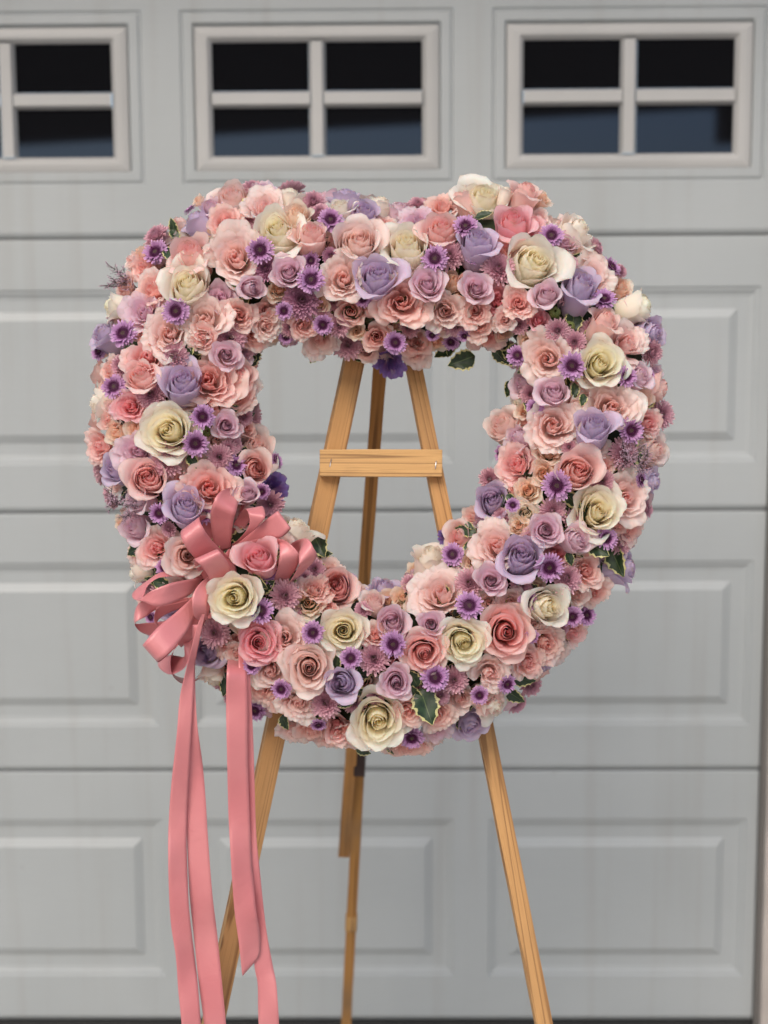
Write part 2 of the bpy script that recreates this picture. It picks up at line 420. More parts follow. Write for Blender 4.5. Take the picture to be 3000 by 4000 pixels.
g = Geo(); g.box((XL, -.012, 0.001), (EDGE, .03, .029)); link('bottom_seal', soften(g.build('bottom_seal', False), .004, 2), door, M_SEAL)
g = Geo(); g.box((XL, .0125, .03), (EDGE-.002, .0155, SEAM[3]+.05)); link('backing', g.build('backing', False), door, simple('galvanised_back', (.26,.26,.26), .6, .3))
g = Geo(); g.box((EDGE + .002, -.008, 0.0), (EDGE + .010, .03, SEAM[4])); link('weather_strip', g.build('weather_strip', False), door, simple('grey_vinyl', (.14,.135,.13), .5, .3))

# house front: the pier right of the door, the wall over it, and the shallow eave
wall = empty('garage_wall', (0, DY, 0))
tag(wall, 'warm grey stucco wall and door jamb at the right edge of the garage door', 'wall')
g = Geo(); g.box((EDGE+.011, -.03, 0), (EDGE+.13, .12, SEAM[4]+.02)); link('door_jamb', soften(g.build('door_jamb', False), .004, 2), wall, M_JAMB)
g = Geo(); g.box((EDGE+.131, -.10, 0), (EDGE+3.2, .25, 3.1)); link('wall_pier', g.build('wall_pier', False), wall, M_STUCCO)
g = Geo(); g.box((XL-.5, -.08, SEAM[4]+.021), (EDGE+.13, .25, 3.1)); link('lintel', g.build('lintel', False), wall, M_STUCCO)
g = Geo(); g.box((XL-.5, -.62, 2.62), (EDGE+.13, -.081, 2.70)); link('eave', g.build('eave', False), wall, M_STUCCO)

# unseen porch stand-in, left roofless for top light, shaped for the pane reflections
standin = empty('porch_standin', (0, -2.6, 0))
tag(standin, 'unseen dark timber porch stand-in over the drive, added to be mirrored in the garage windows', 'porch_standin')
def pbox(name, a, b):
    g = Geo(); g.box(a, b); link(name, soften(g.build(name, False), .01, 1), standin, M_DARKWOOD)
STANDIN_Y = -2.6
g = Geo()
g.add([(-5,-2.6,2.40),(2.3,-2.6,2.72),(2.3,-2.6,3.6),(-5,-2.6,3.6),(-5,-2.75,2.40),(2.3,-2.75,2.72),(2.3,-2.75,3.6),(-5,-2.75,3.6)],
      [(0,1,2,3),(5,4,7,6),(0,4,5,1),(3,2,6,7),(0,3,7,4),(1,5,6,2)])
link('beam', g.build('beam', False), standin, M_DARKWOOD)
pbox('bracket', (1.80, -2.74, 2.50), (2.3, -2.58, 2.75))
pbox('post', (2.301, -2.75, 0), (2.45, -2.6, 3.6)); pbox('post', (-5.15, -2.75, 0), (-5.001, -2.6, 3.6))
for o in standin.children: o.matrix_parent_inverse = Matrix.Translation((0, 2.6, 0))
for o in list(wall.children): o.matrix_parent_inverse = Matrix.Identity(4)

# ------------------------------------------------------------------ flower meshes
def sm(a, b, x):
    t = np.clip((x - a) / (b - a), 0, 1); return t*t*(3 - 2*t)
def petal(phi, wdt, Rq, H, ztop, al, spiral=0.04, ruf=0.0, seed=0, rnd=.5, q=.5, nu=9, nv=12, round_=.20, tip=0.0, lift=0.0, base_r=.05):
    base_p = PH[0]
    """one rose petal: a strip wrapped round the axis whose profile follows the angles al=[(v,deg from upright)]"""
    r_ = np.random.RandomState(seed)
    vv = np.linspace(0, 1, 49); a = np.radians(np.interp(vv, [p[0] for p in al], [p[1] for p in al]))
    a = np.convolve(np.pad(a, 3, mode='edge'), np.ones(7)/7, 'valid')
    rr = np.concatenate([[0], np.cumsum(np.sin(a[:-1]))]); zz = np.concatenate([[0], np.cumsum(np.cos(a[:-1]))])
    k = np.interp(.55, vv, rr); rr = base_r + rr * ((Rq - base_r) / max(k, 1e-3)) if abs(k) > 1e-3 else rr*0 + Rq
    zz = zz / zz.max() * (H + ztop) - H
    # keep curl length in step with the width scale
    U = np.linspace(-1, 1, nu); Vv = np.linspace(0, 1, nv) ** .85
    ph1, ph2, k1 = r_.uniform(0, 6.28), r_.uniform(0, 6.28), r_.uniform(1.6, 3.2)
    out = []; col = []; sq, sp = .07, seed//97 if False else (seed % 7)*.9
    asym = r_.uniform(-.25, .25); notch = r_.uniform(.0, .05)*q**2; tip = tip*float(sm(.45, .9, q))
    for v in Vv:
        for u in U:
            ve = v * (1 - round_ * abs(u)**2.6 - v**6 * notch * (.5 + .5*math.sin(u*k1*7 + ph2*3))) - tip*v**4*.05 + tip * v**3 * max(0, 1 - abs(u + asym)*2.0) * .11
            ve = min(ve, 1.0)
            r = np.interp(ve, vv, rr); z = np.interp(ve, vv, zz)
            ww = wdt * (Rq / max(r, Rq)) ** .55
            ang = phi + ww * u * (1 - .10*(1-v)) + .10*asym*v
            r = r * (1 + spiral * u / max(.12, 1) / max(Rq, .08) * .5)
            f = v**3
            r += ruf * f * math.sin(k1*3.1*u + ph1) * .7
            z += ruf * f * math.sin(k1*4.2*u + ph2) - lift*0
            # edges of a reflexed petal roll back a little more
            z -= .05 * f * abs(u)**2 * q
            r *= 1 + .055*math.sin(2*ang + base_p) + .045*math.sin(3*ang + 2*base_p)
            out.append((r*math.cos(ang), r*math.sin(ang), z)); col.append((q, v, rnd))
    return np.array(out), grid_faces(nu, nv), np.array(col)

PH = [0.0]
def rose_meshes(seed, kind):
    """returns (core mesh, [outer petal meshes]) with the head 1 across, opening at the origin, axis +z"""
    r_ = np.random.RandomState(seed); core = Geo(); outer = []; PH[0] = seed*1.7
    if kind == 'R':        # high centred rose: tight heart, then a bowl of petals that open outward and roll at the rim
        H = .95 + r_.uniform(-.08, .1); nout = 5; nh = 8 + r_.randint(0, 3); Nn = nh + 10
        Rh = r_.uniform(.15, .20)
        for i in range(Nn + nout):
            q = i / (Nn + nout - 1)
            if i < nh:
                h = i/(nh-1); Rq = .02 + (Rh - .02)*h**.9
                zt = .07 - .05*h - .03*(1-h)**3 + r_.uniform(-.008, .008)
                al = [(0, 84), (.10, 50), (.26, 10), (.6, -6), (.86, -14), (1, -20 + 30*h**2)]
                wd = 2.4 if i < 3 else 1.55; V, Fc, C = petal(i*2.399 + r_.uniform(-.2, .2), wd, Rq, H, zt, al, .05, .004, seed*97+i, r_.rand(), q, nu=9, nv=11, round_=.10)
            else:
                h = (i - nh)/(Nn + nout - 1 - nh)
                Rq = Rh + .006 + (.372 - Rh)*h**.95
                zt = .045 - .185*h**1.1 + r_.uniform(-.015, .015)
                if i > Nn + 1: zt -= .10*r_.rand()
                e = 26 + 42*h + r_.uniform(-10, 12)
                al = [(0, 82), (.14, 50), (.34, 14), (.62, 8 + 8*h), (.82, 14 + 26*h), (.92, (14 + 26*h + e)/2), (1, e + 40*h*r_.rand() + 20*h)]
                V, Fc, C = petal(i*2.399 + r_.uniform(-.25, .25), 1.25 - .2*h + r_.uniform(-.1, .1), Rq, H, zt, al, .045, .006 + .016*h, seed*97+i, r_.rand(), q,
                                 nu=9 if i < Nn else 13, nv=11 if i < Nn else 16, tip=1.0, round_=.10 + .08*h)
            if i < Nn: core.add(V, Fc, C)
            else:
                g = Geo(); g.add(V, Fc, C); outer.append(g.build('petal'))
    elif kind == 'T':      # half open rose: tall body, inner bud in a cup, one or two petals folded back
        Nn, H = 19, 1.12 + r_.uniform(-.1, .1); nout = 5
        fold = r_.choice(5, 2, replace=False)
        for i in range(Nn + nout):
            q = i / (Nn + nout - 1); k = i - Nn
            Rq = .022 + .37 * q**.9
            zt = .14 - .16*q**1.2 - .04*(1-q)**3 + r_.uniform(-.012, .012)
            if i < Nn:
                s = float(sm(.6, 1, q)); at = -22 + 22*q + s*34; am = -16 + 10*q + s*12
            else:
                f = k in fold; at = r_.uniform(115, 150) if f else r_.uniform(28, 75); am = 30 if f else 6
                if f: zt -= r_.uniform(.03, .16)
            al = [(0, 84), (.12, 58), (.28, 20), (.5, 0), (.80, am), (.92, (am+at)/2), (1, at)]
            wd = 2.3 if i < 4 else 1.35 - .1*q + r_.uniform(-.08, .1)
            V, Fc, C = petal(i*2.399 + r_.uniform(-.2, .2), wd, Rq, H, zt, al, .04, .006 + .012*q, seed*61+i, r_.rand(), q,
                             nu=9 if i < Nn else 13, nv=11 if i < Nn else 16, tip=1.0, round_=.12+.06*q)
            if i < Nn: core.add(V, Fc, C)
            else:
                g = Geo(); g.add(V, Fc, C); outer.append(g.build('petal'))
    elif kind == 'O':      # open garden rose: loose cup, folded heart, ruffled rim
        Nn, H = 22, .5; nout = 5
        ha = r_.uniform(0, 6.28); hd = r_.uniform(.02, .06)
        for i in range(Nn + nout):
            q = i / (Nn + nout - 1); s = float(sm(.25, 1, q))
            Rq = .045 + .35 * q**.95 + r_.uniform(-.015, .015)
            zt = .10 - .20*q**1.2 - .04*(1-q)**2 + r_.uniform(-.02, .02)
            at = (-18 if q < .35 else 22 + 14*q) + s*(46 + r_.uniform(-24, 30)); am = (-14 if q < .35 else 8) + s*30
            al = [(0, 76), (.2, 36), (.5, 6 + 14*s), (.8, am), (1, at)]
            wd = (1.5 if i < 4 else 1.0 - .22*q) + r_.uniform(-.15, .15)
            V, Fc, C = petal(i*2.399 + r_.uniform(-.5, .5), wd, Rq, H, zt, al, .05, .012 + .030*q, seed*131+i, r_.rand(), q,
                             nu=9 if i < Nn else 13, nv=10 if i < Nn else 15, round_=.12)
            V = V + np.array([math.cos(ha), math.sin(ha), 0])*hd*(1-q)
            if i < Nn: core.add(V, Fc, C)
            else:
                g = Geo(); g.add(V, Fc, C); outer.append(g.build('petal'))
    elif kind == 'S':      # small spray rose
        Nn, H = 17, .75
        for i in range(Nn):
            q = i / (Nn - 1); s = float(sm(.3, 1, q))
            Rq = .035 + .34 * q**.88
            zt = .11 - .23*q**1.2 - .03*(1-q)**3 + r_.uniform(-.02, .02)
            at = (-18 if q < .38 else 22 + 10*q) + s*(54 + r_.uniform(-30, 30)); am = (-14 if q < .38 else 8) + s*28
            al = [(0, 80), (.2, 40), (.5, 4 + 10*s), (.78, am), (1, at)]
            V, Fc, C = petal(i*2.399 + r_.uniform(-.3, .3), 1.9 if i < 3 else 1.25 - .3*q, Rq, H, zt, al, .045, .010 + .028*q,
                             seed*151+i, r_.rand(), q, nu=9, nv=10, round_=.14, tip=1.0)
            core.add(V, Fc, C)
    elif kind == 'B':      # closed bud
        Nn, H = 9, 1.25
        for i in range(Nn):
            q = i / (Nn - 1); s = float(sm(.5, 1, q))
            Rq = .04 + .34 * q**.7
            zt = .12 - .26*q + r_.uniform(-.02, .02)
            al = [(0, 84), (.18, 42), (.45, 2), (.8, -20 + 14*s), (1, -34 + s*70)]
            V, Fc, C = petal(i*2.399, 1.9 if i < 3 else 1.5 - .3*q, Rq, H, zt, al, .06, .01, seed*171+i, r_.rand(), q*.8, nu=9, nv=10, round_=.3, tip=1)
            core.add(V, Fc, C)
    elif kind == 'Z':      # loose violet lisianthus bell
        Nn, H = 9, .6
        for i in range(Nn):
            q = .3 + .7*i/(Nn-1); s = float(sm(.3, 1, q))
            al = [(0, 60), (.3, 20), (.6, 20), (1, 40 + 50*s)]
            V, Fc, C = petal(i*2.399, .95, .10 + .26*q, H, .02 - .1*q, al, .05, .07, seed*191+i, r_.rand(), q, nu=11, nv=10, round_=.1)
            core.add(V, Fc, C)
    return core.build({'R':'rose','T':'rose','O':'garden_rose','S':'spray_rose','B':'rosebud','Z':'lisianthus'}[kind]), outer

def ray_petal(phi, r0, L, W, elev, curl, q, rnd, nu=3, nv=6, z0=0.0, cup=.3, jitter=0.0):
    V = []; C = []
    for j in range(nv):
        v = j/(nv-1)
        a = elev + curl*v
        # integrate arc
        t = L*v
        r = r0 + (t*math.cos(elev) if abs(curl) < 1e-3 else L/curl*(math.sin(a) - math.sin(elev)))
        z = z0 + (t*math.sin(elev) if abs(curl) < 1e-3 else -L/curl*(math.cos(a) - math.cos(elev)))
        wv = W*(.35 + .65*math.sin(PI*min(1, .18 + .62*v)))*(1 if v < .88 else .62)
        for i in range(nu):
            u = -1 + 2*i/(nu-1)
            x, y = r, u*wv*.5
            zz = z + cup*W*abs(u)**2*.5
            c, s = math.cos(phi + jitter), math.sin(phi + jitter)
            V.append((x*c - y*s, x*s + y*c, zz)); C.append((q, v, rnd))
    return np.array(V), grid_faces(nu, nv), np.array(C)

def daisy_meshes(seed):
    r_ = np.random.RandomState(seed); g = Geo()
    nr = (26, 26, 24)
    for ring, n in enumerate(nr):
        for k in range(n):
            if r_.rand() < .07: continue
            L = (.27, .30, .23)[ring] * r_.uniform(.80, 1.12)
            g.add(*ray_petal(2*PI*(k + .5*ring)/n + r_.uniform(-.05, .05), .19 - .01*ring, L, .086*r_.uniform(.8, 1.15),
                             (-.05, .26, .55)[ring] + r_.uniform(-.13, .13), (-.45, -.2, .1)[ring] + r_.uniform(-.3, .3),
                             (1, .9, .7)[ring], r_.rand(), z0=(-.05, -.02, .01)[ring]))
    c = Geo(); e = 240
    for k in range(e):   # phyllotaxis of little tube florets
        t = (k + .5)/e; r = .276*math.sqrt(t); a = k*2.39996
        h = (.028 + .05*t + .02*r_.rand()) * (1.0 if t > .10 else .5); base = .05*(1 - t**2) - .02
        tilt = .9*t; wd = .013
        ca, sa = math.cos(a), math.sin(a)
        def P(rad, th, hh):
            x = r + hh*math.sin(tilt) + rad*math.cos(th); y = rad*math.sin(th); z = base + hh*math.cos(tilt)
            return (x*ca - y*sa, x*sa + y*ca, z)
        V = [P(wd*.7, th, 0) for th in (0, 2.09, 4.19)] + [P(wd, th, h*.8) for th in (0, 2.09, 4.19)] + [P(0, 0, h)]
        q = 0.0 if t < .07 else (.45 if t < .5 else 1.0)
        C = [(q, .2, r_.rand())]*3 + [(q, .75, r_.rand())]*3 + [(q, 1, .5)]
        c.add(V, [(0,1,4,3),(1,2,5,4),(2,0,3,5),(3,4,6),(4,5,6),(5,3,6)], C)
    th = np.linspace(0, 2*PI, 19)[:-1]
    V = [(0, 0, .02)] + [(.265*math.cos(t), .265*math.sin(t), -.03) for t in th]
    c.add(V, [(0, i+1, (i+1) % 18 + 1) for i in range(18)], (.45, .1, .5))
    return g.build('daisy'), [c.build('flower_centre')]

def mum_meshes(seed, tight=False):
    r_ = np.random.RandomState(seed); g = Geo()
    rings = 9
    for ring in range(rings):
        t = ring/(rings-1)                     # 0 outer, 1 inner
        n = int(25 - 12*t)
        elev = -.05 + 1.30*t**.9
        for k in range(n):
            L = (.40 - .26*t)*r_.uniform(.88, 1.1)
            g.add(*ray_petal(2*PI*(k + .5*(ring % 2))/n + r_.uniform(-.08, .08), .13 - .09*t, L, (.105 - .045*t)*r_.uniform(.9, 1.1),
                             elev + r_.uniform(-.12, .12), (.25 + .35*t) + r_.uniform(-.2, .25), 1 - t*.9, r_.rand(), z0=-.10 + .10*t, cup=.9))
    c = Geo()
    for k in range(60):
        t = (k+.5)/60; r = .075*math.sqrt(t); a = k*2.39996
        c.add(*ray_petal(a, r, .075, .022, 1.25 - .3*t, .5, t, r_.rand(), nv=4, z0=.02, cup=.6))
    return g.build('chrysanthemum'), [c.build('flower_centre')]

def sepal_mesh(seed, n=5, L=.62, spread=.3):
    r_ = np.random.RandomState(seed); g = Geo()
    for k in range(n):
        V = []; nv, nu = 8, 5
        for j in range(nv):
            v = j/(nv-1)
            r = .10 + .30*math.sin(min(1, v*1.4)*PI*.5) + spread*.35*v**3
            z = -1.28 + 1.0*v*L*1.2
            wv = .19*(1-v)**.7 + .004
            for i in range(nu):
                u = -1 + 2*i/(nu-1); a = 2*PI*k/n
                x, y = r, u*wv
                V.append((x*math.cos(a) - y*math.sin(a), x*math.sin(a) + y*math.cos(a), z))
        g.add(V, grid_faces(nu, nv))
    # receptacle and stub of stem
    V = []; prof = [(.04,-1.75),(.045,-1.42),(.12,-1.38),(.15,-1.30),(.10,-1.22)]
    for (r, z) in prof:
        for k in range(10): V.append((r*math.cos(k*PI/5), r*math.sin(k*PI/5), z))
    g.add(V, grid_faces(10, len(prof), True))
    return g.build('calyx')

def greenbud_mesh(seed):
    V = []; nu, nv = 20, 11
    for j in range(nv):
        v = j/(nv-1); r = .44*math.sin(PI*(.06 + .90*v))**.75; z = -.75 + .85*v
        for i in range(nu):
            a = 2*PI*i/nu; rr = r*(1 - .10*abs(math.cos(a*2.5))**6 * (v < .97))
            V.append((rr*math.cos(a + v*.3), rr*math.sin(a + v*.3), z))
    return mesh('flower_bud', V, grid_faces(nu, nv, True), True, np.zeros((len(V), 3)))

def leaf_mesh(seed, slim=1.0):
    r_ = np.random.RandomState(seed); nu, nv = 9, 17; V = []; C = []
    bend, fold, tw = r_.uniform(-.8, -.2), r_.uniform(.15, .45), r_.uniform(-.4, .4)
    for j in range(nv):
        v = j/(nv-1)
        w_ = .27*slim*math.sin(PI*v**.8)**.8 + .012
        w_ *= 1 + (.12 if j % 3 == 1 else -.05)*(.3 < v*3)
        a = bend*v
        xc, zc = math.sin(a)/bend if abs(bend) > 1e-3 else v, (1-math.cos(a))/bend
        for i in range(nu):
            u = -1 + 2*i/(nu-1); t = tw*v
            y = u*w_; zz = abs(u)*w_*fold + .02*math.sin(9*v + 3*u)
            V.append((xc + (.03 if j % 3 == 1 else 0)*abs(u), y*math.cos(t) - zz*math.sin(t), zc + y*math.sin(t) + zz*math.cos(t)))
            C.append((abs(u)*(.85 + .3*v), v, .5))
    g = Geo(); g.add(V, grid_faces(nu, nv), C)
    return g.build('leaf')

def tube(g, P, R, n=5, C=(0, 0, 0)):
    P = [Vector(p) for p in P]; V = []
    for i, p in enumerate(P):
        t = (P[min(i+1, len(P)-1)] - P[max(i-1, 0)]).normalized()
        a = t.orthogonal().normalized(); b = t.cross(a)
        r = R[i] if isinstance(R, (list, tuple)) else R
        for k in range(n):
            V.append(p + a*r*math.cos(2*PI*k/n) + b*r*math.sin(2*PI*k/n))
    g.add([tuple(v) for v in V], grid_faces(n, len(P), True), C)

def statice_meshes(seed):
    r_ = random.Random(seed); g = Geo(); f = Geo()
    def floret(p, d, s):
        a = d.orthogonal().normalized(); b = d.cross(a)
        for k in range(5):
            t = 2*PI*k/5 + r_.random(); o = a*math.cos(t) + b*math.sin(t); e = o.cross(d)
            V = [p, p + o*s*.6 + e*s*.35 + d*s*.5, p + o*s + d*s*.8, p + o*s*.6 - e*s*.35 + d*s*.5]
            f.add([tuple(v) for v in V], [(0,1,2,3)])
    def branch(p, d, L, lev):
        n = 4; pts = [p]
        for _ in range(n):
            d = (d + Vector((r_.uniform(-.3,.3), r_.uniform(-.3,.3), r_.uniform(-.2,.2)))).normalized(); p = p + d*L/n; pts.append(p)
        tube(g, pts, [.013*(1-.15*i)*(1 if lev == 0 else .7) for i in range(n+1)], 4)
        if lev < 2:
            for q in pts[1:]:
                for _ in range(2):
                    nd = (d + Vector((r_.uniform(-1,1), r_.uniform(-1,1), r_.uniform(-.2,.5)))).normalized()
                    branch(q, nd, L*.5, lev+1)
        else:
            for q in pts[2:]:
                for _ in range(1):
                    dd = (d + Vector((r_.uniform(-.8,.8), r_.uniform(-.8,.8), r_.uniform(-.3,.8)))).normalized()
                    floret(q + dd*.01, dd, r_.uniform(.020, .034))
    for k in range(2): branch(Vector((0,0,-.6)), Vector((r_.uniform(-.4,.4), r_.uniform(-.4,.4), 1)).normalized(), .8, 0)
    return g.build('statice_sprig', False), [f.build('florets', False)]

LIB = {}
for k, n_ in (('R', 6), ('T', 6), ('O', 6), ('S', 5), ('B', 3), ('Z', 2)):
    LIB[k] = [rose_meshes(100 + 7*i + ord(k), k) for i in range(n_)]
LIB['D'] = [daisy_meshes(40 + i) for i in range(7)]
LIB['M'] = [mum_meshes(60 + i) for i in range(4)]
LIB['G'] = [(greenbud_mesh(1), [])]
LIB['X'] = [statice_meshes(i) for i in range(4)]
LEAVES = [leaf_mesh(200 + i, 1.0 + .3*(i % 2)) for i in range(6)]
CALYX = [sepal_mesh(5), sepal_mesh(6, spread=.9)]
for k in LIB:
    for c_, outs in LIB[k]:
        for me in [c_] + list(outs):
            if not me.materials: me.materials.append(None)
for me in LEAVES: me.materials.append(M_LEAF)
for me in CALYX: me.materials.append(M_GREEN)

def inst(name, me, parent, mat):
    o = bpy.data.objects.new(name, me); COL.objects.link(o); o.parent = parent
    if mat is not None:
        o.material_slots[0].link = 'OBJECT'; o.material_slots[0].material = mat
    return o

# ------------------------------------------------------------------ the wreath: shape read from the photograph
WC = (1490.0, 1800.0)
_in = [(0,450),(15,500),(30,590),(45,640),(60,490),(90,375),(120,490),(135,640),(150,560),(180,430),(200,420),(225,420),(245,450),(270,480),(291,415),(315,390),(330,390),(345,420),(360,450)]
_out = [(0,1090),(15,1130),(24,1200),(37,1165),(46,1150),(58,1190),(70,1140),(84,1010),(98,1060),(115,1200),(128,1225),(143,1225),(158,1210),(170,1170),(180,1130),(188,1090),(200,1050),(210,1060),(222,1060),(237,1110),(251,1140),(262,1150),(273,1150),(290,1110),(300,1110),(310,1050),(320,1030),(332,1020),(343,1060),(355,1095),(360,1090)]
def rin(a): return float(np.interp(a % 360, [p[0] for p in _in], [p[1] for p in _in])) + 25
def rout(a): return float(np.interp(a % 360, [p[0] for p in _out], [p[1] for p in _out])) - 35
W_OFF = .055                      # wreath centre plane sits this far in front of the easel
DOME = .085
def ring_rho(px, py):
    dx, dy = px - WC[0], WC[1] - py
    a = math.degrees(math.atan2(dy, dx)) % 360; r = math.hypot(dx, dy)
    ri, ro = rin(a), rout(a)
    return a, 2*(r - ri)/(ro - ri) - 1
def surf(px, py, lift=0.0):
    a, rho = ring_rho(px, py)
    h = DOME * math.sqrt(max(0.0, 1 - min(1, abs(rho))**2.2))
    return on_easel(px, py, W_OFF + h + lift), a, rho

wreath_loc = on_easel(WC[0], WC[1], W_OFF)
wreath = empty('wreath', wreath_loc)
tag(wreath, 'large wreath packed with pink, cream and lavender roses, hung on the wooden easel', 'wreath')
WI = Matrix.Translation(-wreath_loc)
def place(o, loc, axis, spin, size):
    z = axis.normalized(); x = z.orthogonal().normalized(); y = z.cross(x)
    m3 = Matrix((x, y, z)).transposed() @ Matrix.Rotation(spin, 3, 'Z') @ Matrix.Scale(size, 3)
    o.matrix_basis = Matrix.Translation(loc - wreath_loc) @ m3.to_4x4()

NAMES = {'R': 'rose', 'O': 'garden_rose', 'S': 'spray_rose', 'B': 'rosebud', 'D': 'daisy', 'M': 'chrysanthemum', 'Z': 'lisianthus', 'G': 'flower_bud', 'X': 'statice_sprig'}
COLN = {'c': 'cream', 'w': 'pale cream', 'p': 'pink', 'd': 'deep pink', 'b': 'blush', 's': 'salmon pink', 'a': 'peach', 'l': 'lavender', 'm': 'mauve', 'v': 'dark violet'}
LIFT = {'R': .026, 'O': .014, 'S': .002, 'B': .004, 'D': .021, 'M': .004, 'Z': 0.0, 'G': .0, 'X': .03}
placed = []; rr = random.Random(3)
TOL = {'s': .30}
def flower(px, py, size_px, typ, col, d=None, lift=0.0, petals=True, fixed=True):
    P, a, rho = surf(px, py, LIFT[typ] + lift)
    s = size_px * px2m(P)
    ar = math.radians(a)
    if d is not None and typ == 'R' and math.hypot(*d) > .2: d = (d[0]*1.3, d[1]*1.3)
    if d is None:
        k = .75*rho if abs(rho) < .95 else .75*rho
        d = (math.cos(ar)*k*.8, math.sin(ar)*k*.8 + .12)
    if typ in 'DM': d = (d[0] + rr.uniform(-.22, .22), d[1] + rr.uniform(-.22, .22))
    dx, dy = d; m = math.hypot(dx, dy)
    if m > .97: dx, dy = dx*.97/m, dy*.97/m; m = .97
    ax = RIGHT*dx + UP*dy - FWD*math.sqrt(1 - m*m)
    lib = 'T' if typ == 'R' and (m > .2 or (col in 'lp' and m > .08)) else typ
    v = rr.randrange(len(LIB[lib])); me, outs = LIB[lib][v]
    sc = s * (1.08 if lib == 'T' and m > .3 else 1) * {'R': 1.06, 'O': 1.10, 'S': 1.12, 'B': 1.25, 'D': 1.03, 'M': 1.02, 'Z': 1.1, 'G': 1.1, 'X': 1.0}[typ]
    if typ in 'RSB': P = P + ax*0.0
    mat = MAT[col] if typ in 'ROSBZ' else None
    if typ == 'D': mat = MAT['D']
    if typ == 'M': mat = MAT['N'] if col == 'n' else MAT['M']
    if typ == 'G': mat = M_GREEN
    if typ == 'X': mat = M_STEM
    o = inst(NAMES[typ], me, wreath, mat)
    place(o, P, ax, rr.uniform(0, 2*PI), sc)
    if typ in 'ROSBZ': o['label'] = {'R': '%s rose', 'O': 'open %s garden rose', 'S': 'small %s spray rose', 'B': '%s rosebud', 'Z': '%s ruffled lisianthus'}[typ] % COLN[col]
    if typ == 'M' and col == 'n': o['label'] = 'dark mauve chrysanthemum'
    for pm in outs:
        if typ in 'RO': inst('petal', pm, o, mat)
        elif typ == 'D': inst('flower_centre', pm, o, MAT['disk'])
        elif typ == 'M': inst('flower_centre', pm, o, MAT['mumeye'])
        elif typ == 'X': inst('florets', pm, o, M_FLORET)
    if typ == 'B': inst('calyx', CALYX[v % 2], o, None)
    placed.append((px, py, size_px/2, typ))
    return o

nleaf = 0
def leaf(px, py, size_px, ang=None, lift=0.0, out=.35):
    """ang: direction the tip points in the picture, degrees"""
    global nleaf
    P, a, rho = surf(px, py, .004 + lift)
    s = size_px*px2m(P)
    if ang is None: ang = rr.uniform(0, 360)
    t = math.radians(ang)
    x = (RIGHT*math.cos(t) + UP*math.sin(t) - FWD*out).normalized()
    zz = (-FWD - x*(-FWD).dot(x)).normalized(); y = zz.cross(x)
    m3 = Matrix((x, y, zz)).transposed() @ Matrix.Rotation(rr.uniform(-.5, .5), 3, 'X') @ Matrix.Scale(s, 3)
    o = inst('leaf', LEAVES[nleaf % len(LEAVES)], wreath, None); nleaf += 1
    o.matrix_basis = Matrix.Translation(P - (x*s*.5) - wreath_loc) @ m3.to_4x4()

